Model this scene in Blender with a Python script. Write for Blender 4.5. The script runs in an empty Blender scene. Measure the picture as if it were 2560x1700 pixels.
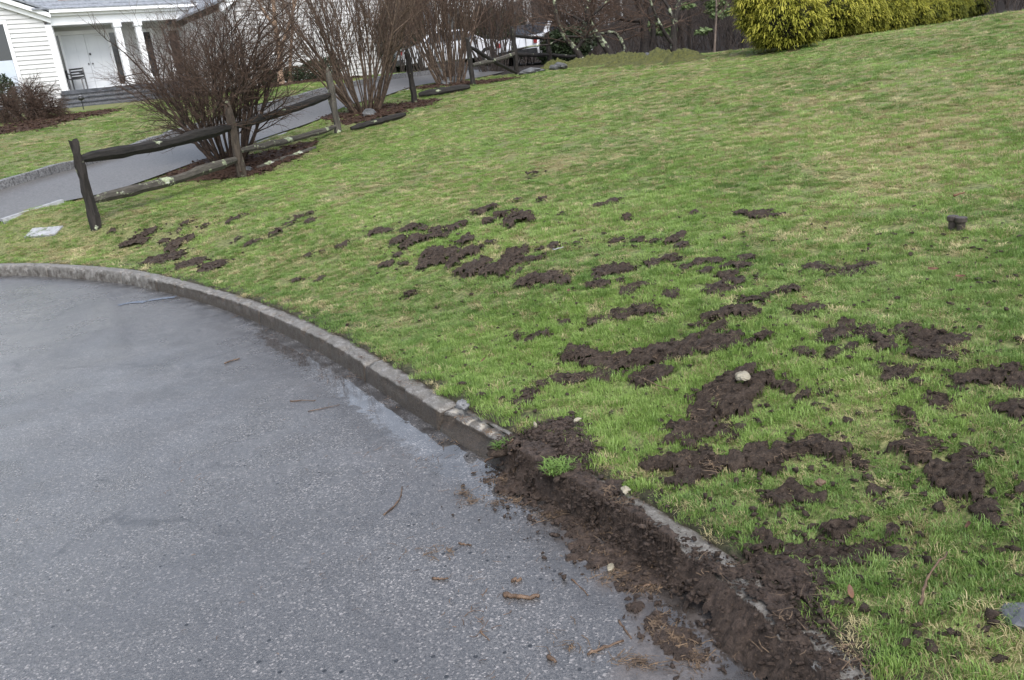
import bpy, math, random
import numpy as np
random.seed(5); RNG = np.random.default_rng(11)
SC = bpy.context.scene; COL = SC.collection

# ------------------------------------------------------------------ camera, world, sun, exposure
FPX = 2090.0                                   # focal length in pixels of the 2560 px wide photograph
TH, RO, EYE = math.radians(17.0), math.radians(7.0), 1.55
CF = np.array([0, math.cos(TH), -math.sin(TH)]); CU = np.array([0, math.sin(TH), math.cos(TH)]); CR = np.array([1.0, 0, 0])
CR2 = CR*math.cos(RO) - CU*math.sin(RO); CU2 = CU*math.cos(RO) + CR*math.sin(RO)
CAM = np.array([0, 0, EYE])
import mathutils
cd = bpy.data.cameras.new('camera'); cam = bpy.data.objects.new('camera', cd); COL.objects.link(cam)
cd.sensor_width = 36.0; cd.lens = FPX/2560*36.0; cd.clip_start = 0.05; cd.clip_end = 600
M3 = mathutils.Matrix(np.array([CR2, CU2, -CF]).T.tolist())
cam.matrix_world = mathutils.Matrix.Translation(CAM.tolist()) @ M3.to_4x4()
SC.camera = cam
w = bpy.data.worlds.new('World'); SC.world = w; w.use_nodes = True
wn = w.node_tree; wn.nodes.clear()
sky = wn.nodes.new('ShaderNodeTexSky'); sky.sky_type = 'NISHITA'; sky.sun_disc = False
SUN_EL, SUN_AZ = math.radians(52), math.radians(165)
sky.sun_elevation = SUN_EL; sky.sun_rotation = SUN_AZ; sky.air_density = 1.0; sky.dust_density = 2.0; sky.ozone_density = 1.0
hs = wn.nodes.new('ShaderNodeHueSaturation'); hs.inputs['Saturation'].default_value = 0.5   # cloud cover greys the sky
bg = wn.nodes.new('ShaderNodeBackground'); bg.inputs['Strength'].default_value = 0.14
wo = wn.nodes.new('ShaderNodeOutputWorld')
wn.links.new(sky.outputs[0], hs.inputs['Color']); wn.links.new(hs.outputs[0], bg.inputs['Color']); wn.links.new(bg.outputs[0], wo.inputs[0])
sl = bpy.data.lights.new('sun', 'SUN'); sl.energy = 1.2; sl.angle = math.radians(40); sl.color = (1.0, 0.97, 0.93)
so = bpy.data.objects.new('sun', sl); COL.objects.link(so); so.location = (0, 0, 30)
sd = mathutils.Vector((math.sin(SUN_AZ)*math.cos(SUN_EL), math.cos(SUN_AZ)*math.cos(SUN_EL), math.sin(SUN_EL)))
so.rotation_euler = sd.to_track_quat('Z', 'Y').to_euler()
vs = SC.view_settings; vs.view_transform = 'Standard'; vs.look = 'None'; vs.gamma = 1.0; vs.use_curve_mapping = False; vs.exposure = 1.3

# ------------------------------------------------------------------ numpy noise
def _h(ix, iy, s):
    n = (ix.astype(np.int64)*374761393 + iy.astype(np.int64)*668265263 + s*1442695041) & 0x7fffffff
    n = ((n ^ (n >> 13))*1274126177) & 0x7fffffff
    n = ((n ^ (n >> 15))*668265263) & 0x7fffffff
    return ((n ^ (n >> 16)) & 0xffff)/65535.0
def vnoise(x, y, s=0):
    x = np.asarray(x, float); y = np.asarray(y, float)
    ix = np.floor(x); iy = np.floor(y); fx = x-ix; fy = y-iy
    fx = fx*fx*(3-2*fx); fy = fy*fy*(3-2*fy)
    a = _h(ix, iy, s); b = _h(ix+1, iy, s); c = _h(ix, iy+1, s); d = _h(ix+1, iy+1, s)
    return (a*(1-fx)+b*fx)*(1-fy) + (c*(1-fx)+d*fx)*fy
def fbm(x, y, s=0, o=3):
    v = 0; a = .5; t = 0
    for k in range(o):
        v = v + a*vnoise(np.asarray(x)*2**k+17.3*k, np.asarray(y)*2**k-9.1*k, s+k); t += a; a *= .5
    return v/t
def worley(x, y, s=0):
    x = np.asarray(x, float); y = np.asarray(y, float); ix = np.floor(x); iy = np.floor(y); m = np.full(x.shape, 9.0)
    for dx in (-1, 0, 1):
        for dy in (-1, 0, 1):
            cx = ix+dx; cy = iy+dy
            m = np.minimum(m, (cx+_h(cx, cy, s)-x)**2 + (cy+_h(cx, cy, s+7)-y)**2)
    return np.sqrt(m)
def sstep(a, b, x): t = np.clip((np.asarray(x, float)-a)/(b-a), 0, 1); return t*t*(3-2*t)

# ------------------------------------------------------------------ places
def ray(px, py):
    d = CF*FPX + CR2*(px-1280) - CU2*(py-850); return d/np.linalg.norm(d)
def aty(px, py, Y): d = ray(px, py); return CAM + d*(Y/d[1])
# kerb line (front top edge), from far left to behind the camera
_kp = np.array([(-40, 8.0), (-26, 12.2), (-18, 13.1), (-12, 12.6), (-8.6, 11.55), (-6.26, 10.5), (-5.4, 9.95), (-4.25, 9.05), (-3.45, 8.25), (-2.4, 7.02),
                (-1.42, 5.6), (-.9, 4.7), (-.5, 3.95), (-.22, 3.45), (.05, 3.0), (.28, 2.6), (.44, 2.3), (.64, 1.72), (.83, 1.0), (1.0, 0.0), (1.1, -2), (1.1, -8), (.9, -30)])
def catmull(p, n=14):
    out = []
    q = np.vstack([2*p[0]-p[1], p, 2*p[-1]-p[-2]])
    for i in range(1, len(q)-2):
        for t in np.linspace(0, 1, n, endpoint=False):
            out.append(.5*((2*q[i]) + (-q[i-1]+q[i+1])*t + (2*q[i-1]-5*q[i]+4*q[i+1]-q[i+2])*t*t + (-q[i-1]+3*q[i]-3*q[i+1]+q[i+2])*t**3))
    out.append(q[-2]); return np.array(out)
_c = catmull(_kp)
for _ in range(40): _c[1:-1] = .25*_c[:-2]+.5*_c[1:-1]+.25*_c[2:]
_L = np.concatenate([[0], np.cumsum(np.linalg.norm(np.diff(_c, axis=0), axis=1))])
def kpt(s):
    s = np.asarray(s, float); x = np.interp(s, _L, _c[:, 0]); y = np.interp(s, _L, _c[:, 1])
    e = .15; tx = np.interp(s+e, _L, _c[:, 0])-np.interp(s-e, _L, _c[:, 0]); ty = np.interp(s+e, _L, _c[:, 1])-np.interp(s-e, _L, _c[:, 1])
    n = np.sqrt(tx*tx+ty*ty)+1e-9; return x, y, -ty/n, tx/n          # point and normal to the lawn side
KD = _c[(_L > 0)]; KS = np.linspace(_L[0], _L[-1], 1400); KX, KY, KNX, KNY = kpt(KS)
CXY = np.stack([KX[::12], KY[::12]], 1); CNN = np.stack([KNX[::12], KNY[::12]], 1)
def kdist(x, y):
    """signed distance to the kerb line (lawn side positive) and place along it; exact within 3 m of the kerb"""
    x = np.atleast_1d(np.asarray(x, float)).ravel(); y = np.atleast_1d(np.asarray(y, float)).ravel(); D = np.empty(x.shape); S = np.empty(x.shape)
    for i in range(0, len(x), 20000):
        sl_ = slice(i, i+20000); dx = x[sl_, None]-CXY[:, 0]; dy = y[sl_, None]-CXY[:, 1]; d2 = dx*dx+dy*dy; j = d2.argmin(1); r = np.arange(len(j))
        D[sl_] = np.sign(dx[r, j]*CNN[j, 0]+dy[r, j]*CNN[j, 1])*np.sqrt(d2[r, j]); S[sl_] = KS[::12][j]
    near = np.nonzero(np.abs(D) < 3.0)[0]; j0 = np.searchsorted(KS, S[near])
    W_ = np.arange(-14, 15); J = np.clip(j0[:, None]+W_, 0, len(KS)-1); dx = x[near, None]-KX[J]; dy = y[near, None]-KY[J]; d2 = dx*dx+dy*dy; k = d2.argmin(1); r = np.arange(len(k)); jj = J[r, k]
    v = dx[r, k]*KNX[jj]+dy[r, k]*KNY[jj]; D[near] = np.where(np.abs(v) > .5, np.sign(v)*np.sqrt(d2[r, k]), v); S[near] = KS[jj]
    return D, S
def s_at(x, y): return kdist(x, y)[1][0]

CT = []
def _pl(x, y): return -.04+.07*x+.07*y
for x, y in [(1.08, 23.6), (4.77, 19), (5.66, 15.4), (7.5, 14.8), (9.4, 15), (2.4, 3.8), (2, 1.5), (1.2, 3.4), (3.5, 7), (.7, 5.9), (0, 9), (3, 11), (-2, 11), (6, 8), (1, 15), (5, 2), (6, -3), (12, 10), (2.2, -4)]: CT.append((x, y, _pl(x, y)))
CT += [(-5.27, 11.2, .41), (-4.03, 13.96, .58), (-2.84, 16.71, 1.03), (-1.51, 19.47, 1.36), (-.19, 22.2, 1.61), (1.08, 25, 1.74)]
CT += [(-6.67, 11.5, .54), (-6.04, 13, .62), (-5.22, 15.2, .84), (-7.95, 14, .89), (-7.35, 16, 1.01), (-11.05, 20, 1.6), (-11.5, 24, 2.02), (-10.6, 27, 2.15), (-3.57, 18.2, 1.24),
       (-3.22, 19.8, 1.43), (-2.37, 22, 1.59), (-1.13, 25, 1.77), (-.15, 26.5, 1.8), (.81, 29, 1.94), (-3.5, 24, 1.94), (-2.43, 27, 2.08), (-1.42, 29, 2.1), (-5, 32, 2.45), (-7.45, 30, 2.38), (-14, 30, 2.42),
       (-18, 24, 2.3), (-16, 16, 1.3), (-25, 18, 1.8), (3.1, 26, 1.93), (5.5, 27, 1.8), (8.3, 30, 1.65), (9, 22, 1.5), (13, 20, 1.6), (-9, 40, 2.6), (-20, 40, 3), (2, 35, 2.2), (10, 40, 2.0),
       (-45, 20, 3), (-45, 45, 5), (0, 55, 3), (25, 45, 2.5), (25, 20, 2.2), (25, 0, 2), (45, 30, 3.5), (45, 0, 3), (-45, 12, 1)]
for s_ in np.linspace(_L[-1]*.22, _L[-1]*.72, 14):
    a, b, nx, ny = kpt(s_); CT.append((float(a+nx*.3), float(b+ny*.3), .17))
CT = np.array(CT); _n = len(CT)
def _tps(r2): return np.where(r2 > 1e-9, .5*r2*np.log(r2+1e-12), 0)
_A = np.zeros((_n+3, _n+3)); _A[:_n, :_n] = _tps(((CT[:, None, :2]-CT[None, :, :2])**2).sum(-1)) + np.eye(_n)*.25
_A[:_n, _n] = 1; _A[:_n, _n+1:] = CT[:, :2]; _A[_n:, :_n] = _A[:_n, _n:].T
_W = np.linalg.solve(_A, np.concatenate([CT[:, 2], np.zeros(3)]))
def gz(x, y, D=None):
    x = np.atleast_1d(np.asarray(x, float)); y = np.atleast_1d(np.asarray(y, float)); sh = x.shape; x = x.ravel(); y = y.ravel(); z = np.empty(x.shape)
    for i in range(0, len(x), 5000):
        X = x[i:i+5000]; Y = y[i:i+5000]
        z[i:i+5000] = _tps((X[:, None]-CT[:, 0])**2+(Y[:, None]-CT[:, 1])**2) @ _W[:_n] + _W[_n] + _W[_n+1]*X + _W[_n+2]*Y
    far = np.sqrt(x*x+y*y)
    z = z + sstep(42, 95, far)*sstep(25, 50, y)*9.5                       # wooded hill closing the view
    D = kdist(x, y)[0] if D is None else D.ravel()
    z = .118 + (z-.118)*sstep(0.1, 1.5, D)
    z = z + (fbm(x*.9, y*.9, 3)-.5)*.05*sstep(.15, 1.2, D) + (fbm(x*4.5, y*4.5, 5, 2)-.5)*.028*sstep(.15, .7, D)
    return np.maximum(z, .105).reshape(sh)
def hit(px, py):
    d = ray(px, py); t = np.concatenate([np.linspace(1.2, 12, 260), np.linspace(12, 60, 300)]); P = CAM + d*t[:, None]
    D = kdist(P[:, 0], P[:, 1])[0]; g = np.where(D < 0, 0.0, gz(P[:, 0], P[:, 1], D)); b = np.nonzero(P[:, 2] < g)[0]
    if not len(b): return P[-1]
    i = b[0]; j = max(i-1, 0); e0 = P[j, 2]-g[j]; e1 = P[i, 2]-g[i]; k = e0/(e0-e1+1e-12) if e0 > 0 else 0; return P[j]*(1-k)+P[i]*k
def G(x, y): return float(gz(x, y)[0])

# ------------------------------------------------------------------ mesh helpers
class MB:
    def __init__(s): s.v = []; s.f = []; s.n = 0
    def arr(s, V, F):
        s.v.append(np.asarray(V, float)); s.f += [tuple(int(i)+s.n for i in q) for q in F]; s.n += len(V); return s
    def box(s, x0, x1, y0, y1, z0, z1):
        return s.arr([(x0,y0,z0),(x1,y0,z0),(x1,y1,z0),(x0,y1,z0),(x0,y0,z1),(x1,y0,z1),(x1,y1,z1),(x0,y1,z1)],
                     [(0,3,2,1),(4,5,6,7),(0,1,5,4),(1,2,6,5),(2,3,7,6),(3,0,4,7)])
    def tube(s, P, r, n=5, cap=True, squash=1.0):
        P = np.asarray(P, float); k = len(P); r = np.broadcast_to(np.asarray(r, float), (k,))
        T = np.gradient(P, axis=0); T /= np.linalg.norm(T, axis=1)[:, None]+1e-12
        ref = np.array([0, 0, 1.0]) if abs(T[:, 2]).mean() < .8 else np.array([1.0, 0, 0])
        A = np.cross(T, ref); A /= np.linalg.norm(A, axis=1)[:, None]+1e-12; B = np.cross(T, A)
        a = np.arange(n)*2*math.pi/n
        V = (P[:, None] + r[:, None, None]*(np.cos(a)[None, :, None]*A[:, None] + squash*np.sin(a)[None, :, None]*B[:, None])).reshape(-1, 3)
        F = [(i*n+j, i*n+(j+1) % n, (i+1)*n+(j+1) % n, (i+1)*n+j) for i in range(k-1) for j in range(n)]
        if cap: F += [tuple(range(n-1, -1, -1)), tuple((k-1)*n+j for j in range(n))]
        return s.arr(V, F)
    def prism(s, prof, y0, y1):                       # profile in x,z extruded along y
        k = len(prof); V = [(x, y0, z) for x, z in prof]+[(x, y1, z) for x, z in prof]
        return s.arr(V, [tuple(range(k)), tuple(range(2*k-1, k-1, -1))]+[(i, i+k, (i+1) % k+k, (i+1) % k) for i in range(k)])
    def mesh(s, name, smooth=False):
        me = bpy.data.meshes.new(name); V = np.vstack(s.v) if s.v else np.zeros((0, 3))
        me.from_pydata(V.tolist(), [], s.f)
        if smooth: me.polygons.foreach_set('use_smooth', np.ones(len(me.polygons), bool))
        me.update(); return me
    def build(s, name, m, parent=None, smooth=False): return add(name, s.mesh(name, smooth), m, parent)
def add(name, me, m, parent=None):
    o = bpy.data.objects.new(name, me); COL.objects.link(o)
    if m is not None and not me.materials: me.materials.append(m)
    if parent is not None: o.parent = parent
    return o
def npmesh(name, V, F, smooth=False):
    """vertices Nx3, faces MxK (K equal): fast build"""
    me = bpy.data.meshes.new(name); V = np.ascontiguousarray(V, np.float32); F = np.ascontiguousarray(F, np.int32); k = F.shape[1]
    me.vertices.add(len(V)); me.vertices.foreach_set('co', V.ravel()); me.loops.add(F.size); me.loops.foreach_set('vertex_index', F.ravel())
    me.polygons.add(len(F)); me.polygons.foreach_set('loop_start', np.arange(0, F.size, k, dtype=np.int32)); me.polygons.foreach_set('loop_total', np.full(len(F), k, np.int32))
    if smooth: me.polygons.foreach_set('use_smooth', np.ones(len(F), bool))
    me.update(calc_edges=True); return me
def fattr(me, name, vals):
    a = me.attributes.new(name, 'FLOAT', 'POINT'); a.data.foreach_set('value', np.ascontiguousarray(vals, np.float32))
def tag(o, label, cat, group=None, kind=None):
    o['label'] = label
    if cat: o['category'] = cat
    if group: o['group'] = group
    if kind: o['kind'] = kind
    return o
def thing(name, label, cat, loc=(0, 0, 0), rz=0, group=None):
    o = bpy.data.objects.new(name, None); COL.objects.link(o); o.empty_display_size = .2
    o.location = tuple(float(v) for v in loc); o.rotation_euler = (0, 0, rz); return tag(o, label, cat, group)
def structure(o, label): o['kind'] = 'structure'; o['label'] = label; return o

# ------------------------------------------------------------------ materials
def newmat(name):
    m = bpy.data.materials.new(name); m.use_nodes = True; nt = m.node_tree; b = nt.nodes['Principled BSDF']; return m, nt, b
def nd(nt, t, ins=None, **kw):
    n = nt.nodes.new('ShaderNode'+t)
    for k, v in kw.items(): setattr(n, k, v)
    for k, v in (ins or {}).items():
        if isinstance(v, bpy.types.NodeSocket): nt.links.new(v, n.inputs[k])
        else: n.inputs[k].default_value = v
    return n
def rgba(c): return (c[0], c[1], c[2], 1)
def ramp(nt, fac, stops):
    r = nd(nt, 'ValToRGB', {'Fac': fac}); e = r.color_ramp.elements
    while len(e) < len(stops): e.new(.5)
    for i, (p, c) in enumerate(stops): e[i].position = p; e[i].color = rgba(c)
    return r.outputs[0]
def mixc(nt, f, a, b, mode='MIX'):
    n = nt.nodes.new('ShaderNodeMix'); n.data_type = 'RGBA'; n.blend_type = mode
    for s_, v in ((n.inputs[0], f), (n.inputs[6], a), (n.inputs[7], b)):
        if isinstance(v, bpy.types.NodeSocket): nt.links.new(v, s_)
        else: s_.default_value = v if not isinstance(v, tuple) or len(v) == 4 else rgba(v)
    return n.outputs[2]
def mth(nt, op, a, b=0.0, c=None, clamp=False):
    n = nt.nodes.new('ShaderNodeMath'); n.operation = op; n.use_clamp = clamp
    for i, v in enumerate([a, b] + ([c] if c is not None else [])):
        if isinstance(v, bpy.types.NodeSocket): nt.links.new(v, n.inputs[i])
        else: n.inputs[i].default_value = v
    return n.outputs[0]
def mrange(nt, v, a, b, c=0.0, d=1.0):
    n = nd(nt, 'MapRange', {'Value': v, 'From Min': a, 'From Max': b, 'To Min': c, 'To Max': d}); return n.outputs[0]
def noise(nt, scale, detail=3, co=None, rough=.55):
    n = nd(nt, 'TexNoise', {'Scale': scale, 'Detail': detail, 'Roughness': rough})
    if co is not None: nt.links.new(co, n.inputs['Vector'])
    return n.outputs['Fac']
def wpos(nt): return nd(nt, 'NewGeometry').outputs['Position']
def ocoord(nt): return nd(nt, 'TexCoord').outputs['Object']
def bump(nt, b, h, strength=.5, dist=.01):
    n = nd(nt, 'Bump', {'Height': h, 'Strength': strength, 'Distance': dist}); nt.links.new(n.outputs[0], b.inputs['Normal'])
def setb(nt, b, **kw):
    for k, v in kw.items():
        k = {'col': 'Base Color', 'rough': 'Roughness', 'spec': 'Specular IOR Level', 'metal': 'Metallic'}[k]
        if isinstance(v, bpy.types.NodeSocket): nt.links.new(v, b.inputs[k])
        else: b.inputs[k].default_value = rgba(v) if isinstance(v, tuple) else v
MAT = {}
def simple(name, c1, c2, scale=8, rough=.6, bs=.3, bd=.004, spec=.4, detail=4, obj=False):
    m, nt, b = newmat(name); co = ocoord(nt) if obj else wpos(nt); n = noise(nt, scale, detail, co)
    setb(nt, b, col=ramp(nt, n, [(.3, c1), (.7, c2)]), rough=rough, spec=spec)
    if bs: bump(nt, b, noise(nt, scale*3, 3, co), bs, bd)
    MAT[name] = m; return m
def mat_asphalt():
    m, nt, b = newmat('asphalt'); co = wpos(nt)
    v = nd(nt, 'TexVoronoi', {'Vector': co, 'Scale': 160.0}); v2 = nd(nt, 'TexVoronoi', {'Vector': co, 'Scale': 320.0})
    rnd = nd(nt, 'SeparateColor', {'Color': v.outputs['Color']}).outputs[0]
    rnd2 = nd(nt, 'SeparateColor', {'Color': v2.outputs['Color']})
    agg = ramp(nt, rnd, [(0, (.018, .018, .020)), (.2, (.05, .05, .053)), (.5, (.08, .079, .081)), (.88, (.125, .121, .12)), (1, (.42, .39, .375))])
    agg2 = ramp(nt, rnd2.outputs[1], [(0, (.03, .03, .032)), (.8, (.10, .098, .098)), (1, (.26, .24, .23))])
    col = mixc(nt, .45, agg, agg2)
    big = noise(nt, .55, 3, co); mid = noise(nt, 3.2, 4, co)
    col = mixc(nt, mrange(nt, noise(nt, 1.3, 5, co, .65), .42, .66, 0, .5), col, (.04, .04, .043, 1))
    tar = mth(nt, 'LESS_THAN', nd(nt, 'TexVoronoi', {'Vector': co, 'Scale': 17.0}).outputs['Distance'], .12)
    tar = mth(nt, 'MULTIPLY', tar, mth(nt, 'GREATER_THAN', noise(nt, 1.9, 2, co), .5))
    col = mixc(nt, tar, col, (.008, .008, .009, 1))
    wv = nd(nt, 'TexVoronoi', {'Vector': nd(nt, 'VectorMath', {0: co, 1: nd(nt, 'VectorMath', {0: nd(nt, 'TexNoise', {'Vector': co, 'Scale': 2.5, 'Detail': 6.0}).outputs['Color'], 1: (.5, .5, .5)}, operation='SCALE' if False else 'MULTIPLY').outputs[0]}).outputs[0], 'Scale': .42}, feature='DISTANCE_TO_EDGE').outputs['Distance']
    crk = mth(nt, 'MULTIPLY', mrange(nt, wv, .012, .002), mrange(nt, noise(nt, 1.1, 3, co), .5, .6), clamp=True); col = mixc(nt, mth(nt, 'MULTIPLY', crk, .5), col, (.01, .01, .011, 1))
    at = nd(nt, 'Attribute', attribute_name='kerb_d').outputs['Fac']
    silt = nd(nt, 'Attribute', attribute_name='silt').outputs['Fac']
    ns = noise(nt, 9, 5, co); si = mth(nt, 'MULTIPLY', mrange(nt, mth(nt, 'ADD', silt, mth(nt, 'MULTIPLY', mth(nt, 'SUBTRACT', ns, .5), 1.1)), .3, .75), .9, clamp=True)
    col = mixc(nt, si, col, ramp(nt, noise(nt, 30, 6, co, .7), [(.35, (.055, .046, .041)), (.65, (.125, .108, .1))]))
    edge = mth(nt, 'MULTIPLY', mrange(nt, at, .4, .02), mrange(nt, noise(nt, 7, 4, co), .38, .6), clamp=True)
    col = mixc(nt, edge, col, (.022, .019, .017, 1))
    # standing water: a strip along the gutter and shallow dips
    wat = mth(nt, 'ADD', nd(nt, 'Attribute', attribute_name='water').outputs['Fac'], mth(nt, 'MULTIPLY', mth(nt, 'SUBTRACT', noise(nt, 13, 7, co, .65), .5), .8))
    wat = mrange(nt, wat, .42, .6)
    rg = mrange(nt, mth(nt, 'ADD', mth(nt, 'MULTIPLY', big, .65), mth(nt, 'MULTIPLY', mid, .35)), .36, .62, .17, .4)
    setb(nt, b, col=col, rough=mixc(nt, wat, rg, (.04, .04, .04, 1)), spec=.9)
    h = mth(nt, 'MULTIPLY', mth(nt, 'ADD', v.outputs['Distance'], mth(nt, 'MULTIPLY', rnd, .8)), mth(nt, 'SUBTRACT', 1.0, wat))
    bump(nt, b, h, .35, .004); b.inputs['Coat Roughness'].default_value = .16; nt.links.new(mrange(nt, mid, .4, .65, .08, .26), b.inputs['Coat Weight']); MAT['asphalt'] = m
def mat_lawn():
    m, nt, b = newmat('lawn_ground'); co = wpos(nt)
    n1 = noise(nt, .5, 3, co); n2 = noise(nt, 3.3, 4, co); n3 = noise(nt, 38, 5, co)
    c = ramp(nt, n3, [(.3, (.045, .055, .02)), (.5, (.11, .13, .045)), (.68, (.21, .21, .095))])
    straw = nd(nt, 'Attribute', attribute_name='straw').outputs['Fac']
    c = mixc(nt, mth(nt, 'MULTIPLY', straw, mrange(nt, n2, .3, .65), clamp=True), c, ramp(nt, n3, [(.3, (.10, .085, .035)), (.7, (.30, .25, .12))]))
    lit = nd(nt, 'Attribute', attribute_name='litter').outputs['Fac']
    c = mixc(nt, lit, c, ramp(nt, n3, [(.3, (.008, .0065, .0055)), (.55, (.022, .017, .014)), (.75, (.06, .044, .034))]))
    setb(nt, b, col=c, rough=.75, spec=.25); bump(nt, b, n3, .8, .02); MAT['lawn_ground'] = m
def mat_blade(name, stops, straw=(.2, .17, .07)):
    m, nt, b = newmat(name); co = wpos(nt); rd = nd(nt, 'ObjectInfo').outputs['Random']
    n = mth(nt, 'ADD', mth(nt, 'MULTIPLY', noise(nt, .8, 3, co), .6), mth(nt, 'MULTIPLY', rd, .4))
    c = ramp(nt, n, stops)
    setb(nt, b, col=c, rough=.45, spec=.35)
    tr = nd(nt, 'BsdfTranslucent', {'Color': c}); mx = nd(nt, 'MixShader', {0: .35})
    nt.links.new(b.outputs[0], mx.inputs[1]); nt.links.new(tr.outputs[0], mx.inputs[2]); nt.links.new(mx.outputs[0], nt.nodes['Material Output'].inputs[0])
    MAT[name] = m
def mat_soil(name, wet=.65, a=(.016, .011, .0085), c=(.095, .072, .057), sp=.12):
    m, nt, b = newmat(name); co = wpos(nt); n = noise(nt, 45, 5, co, .65); n2 = noise(nt, 6, 3, co)
    col = ramp(nt, n, [(.3, a), (.55, tuple((p+q)/2 for p, q in zip(a, c))), (.75, c)])
    col = mixc(nt, mrange(nt, noise(nt, 13, 6, co, .7), .45, .7, 0, .35), col, tuple(min(1, v*1.25+.01) for v in c)+(1,))
    fl = nd(nt, 'TexVoronoi', {'Vector': co, 'Scale': 230.0}); fr = nd(nt, 'SeparateColor', {'Color': fl.outputs['Color']}).outputs[0]
    col = mixc(nt, mth(nt, 'MULTIPLY', mth(nt, 'GREATER_THAN', fr, .97), .5), col, (.14, .10, .07, 1))
    setb(nt, b, col=col, rough=mrange(nt, n2, .35, .65, wet-.15, wet+.25), spec=sp); bump(nt, b, noise(nt, 60, 8, co, .75), 1.0, .02); MAT[name] = m
def mat_wood(name, a, c, lichen=.55, scale=1.0):
    m, nt, b = newmat(name); co = ocoord(nt)
    mp = nd(nt, 'Mapping', {'Vector': co, 'Scale': (9*scale, 9*scale, 1.2*scale)}).outputs[0]; g = noise(nt, 5, 5, mp, .65)
    col = ramp(nt, g, [(.3, a), (.7, c)])
    l = noise(nt, 10*scale, 5, co, .7); l2 = noise(nt, 3.1*scale, 3, co)
    lm = mrange(nt, mth(nt, 'ADD', l, mth(nt, 'MULTIPLY', mth(nt, 'SUBTRACT', l2, .5), .9)), 1.12-lichen, 1.2-lichen)
    col = mixc(nt, lm, col, ramp(nt, noise(nt, 22*scale, 3, co), [(.35, (.17, .19, .14)), (.55, (.30, .34, .2)), (.7, (.46, .47, .42))]))
    setb(nt, b, col=col, rough=.75, spec=.3); bump(nt, b, mth(nt, 'ADD', g, mth(nt, 'MULTIPLY', lm, .3)), .8, .01); MAT[name] = m
def mat_concrete():
    m, nt, b = newmat('kerb_concrete'); co = wpos(nt); z = nd(nt, 'SeparateXYZ', {'Vector': co}).outputs[2]
    n = noise(nt, 17, 7, co, .75); n2 = noise(nt, 150, 4, co, .7)
    top = ramp(nt, n, [(.3, (.075, .066, .055)), (.5, (.17, .16, .145)), (.68, (.31, .30, .29))])
    top = mixc(nt, mrange(nt, n2, .42, .62, 0, .75), top, (.07, .06, .05, 1))
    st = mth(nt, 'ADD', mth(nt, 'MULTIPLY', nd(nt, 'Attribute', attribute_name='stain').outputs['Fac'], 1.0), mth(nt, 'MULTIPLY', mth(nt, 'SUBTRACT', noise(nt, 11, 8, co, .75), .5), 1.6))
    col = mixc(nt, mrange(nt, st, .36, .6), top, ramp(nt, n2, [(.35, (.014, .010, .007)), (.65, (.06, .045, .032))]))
    chip = nd(nt, 'Attribute', attribute_name='chip').outputs['Fac']
    col = mixc(nt, mrange(nt, chip, .3, .6), col, ramp(nt, n, [(.3, (.3, .26, .2)), (.7, (.5, .47, .42))]))
    setb(nt, b, col=col, rough=mrange(nt, n, .35, .65, .3, .6), spec=.45); bump(nt, b, mth(nt, 'ADD', n, mth(nt, 'MULTIPLY', n2, .4)), .6, .012); MAT['kerb_concrete'] = m
def mat_bark(name, a, c, tip=None):
    m, nt, b = newmat(name); co = wpos(nt); n = noise(nt, 18, 4, co); col = ramp(nt, n, [(.3, a), (.7, c)])
    setb(nt, b, col=col, rough=.7, spec=.25); MAT[name] = m
def mat_vcol(name, rough=.55):
    m, nt, b = newmat(name); at = nd(nt, 'Attribute', attribute_name='tone').outputs['Fac']
    setb(nt, b, rough=rough, spec=.3); MAT[name] = m; return m, nt, b, at
mat_asphalt(); mat_lawn(); mat_concrete()
mat_blade('grass_green', [(.25, (.088, .165, .036)), (.5, (.155, .25, .06)), (.75, (.25, .335, .105))])
mat_blade('grass_lime', [(.25, (.155, .255, .055)), (.6, (.245, .355, .09)), (.8, (.33, .42, .15))])
mat_blade('grass_straw', [(.25, (.22, .185, .09)), (.5, (.40, .345, .18)), (.75, (.56, .49, .28))])
mat_soil('soil'); mat_soil('wet_soil', .55, (.018, .013, .010), (.11, .08, .065), .22); mat_soil('silt', .5, (.03, .022, .018), (.09, .07, .058), .2); mat_soil('mulch', .7, (.02, .012, .009), (.085, .05, .035))
mat_wood('post_wood', (.006, .005, .0045), (.03, .025, .021), .47); mat_wood('rail_wood', (.006, .0055, .005), (.03, .026, .023), .36)
mat_wood('brown_wood', (.022, .017, .013), (.085, .066, .05), .5); mat_wood('lichen_wood', (.03, .027, .022), (.10, .09, .075), .52); mat_wood('lichen_bark', (.012, .010, .009), (.045, .036, .03), .58, .6)
mat_bark('shrub_dark', (.016, .012, .010), (.07, .046, .034)); mat_bark('shrub_tan', (.036, .026, .02), (.155, .11, .08)); mat_bark('twig_red', (.03, .02, .015), (.12, .078, .056))
mat_bark('twig_grey', (.022, .018, .016), (.085, .067, .057)); mat_bark('trunk_dark', (.010, .0085, .0075), (.04, .032, .028)); mat_bark('birch_bark', (.16, .10, .065), (.42, .3, .21)); mat_bark('pale_bark', (.1, .075, .06), (.2, .16, .13))
simple('white_paint', (.74, .75, .77), (.82, .83, .84), 3, .5, 0); simple('siding', (.50, .50, .49), (.60, .60, .595), 1.2, .6, .1)
simple('door_paint', (.62, .64, .67), (.68, .70, .72), 2, .45, 0); simple('roof_shingle', (.13, .14, .16), (.27, .29, .32), 9, .8, .5, .01)
simple('slate', (.035, .038, .045), (.11, .115, .13), 5, .35, .4, .01); simple('dark_metal', (.012, .012, .013), (.03, .03, .032), 9, .4, 0)
simple('granite', (.05, .05, .052), (.24, .24, .245), 30, .6, .5, .008); simple('rock', (.035, .036, .037), (.13, .132, .135), 9, .55, .7, .02)
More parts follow.
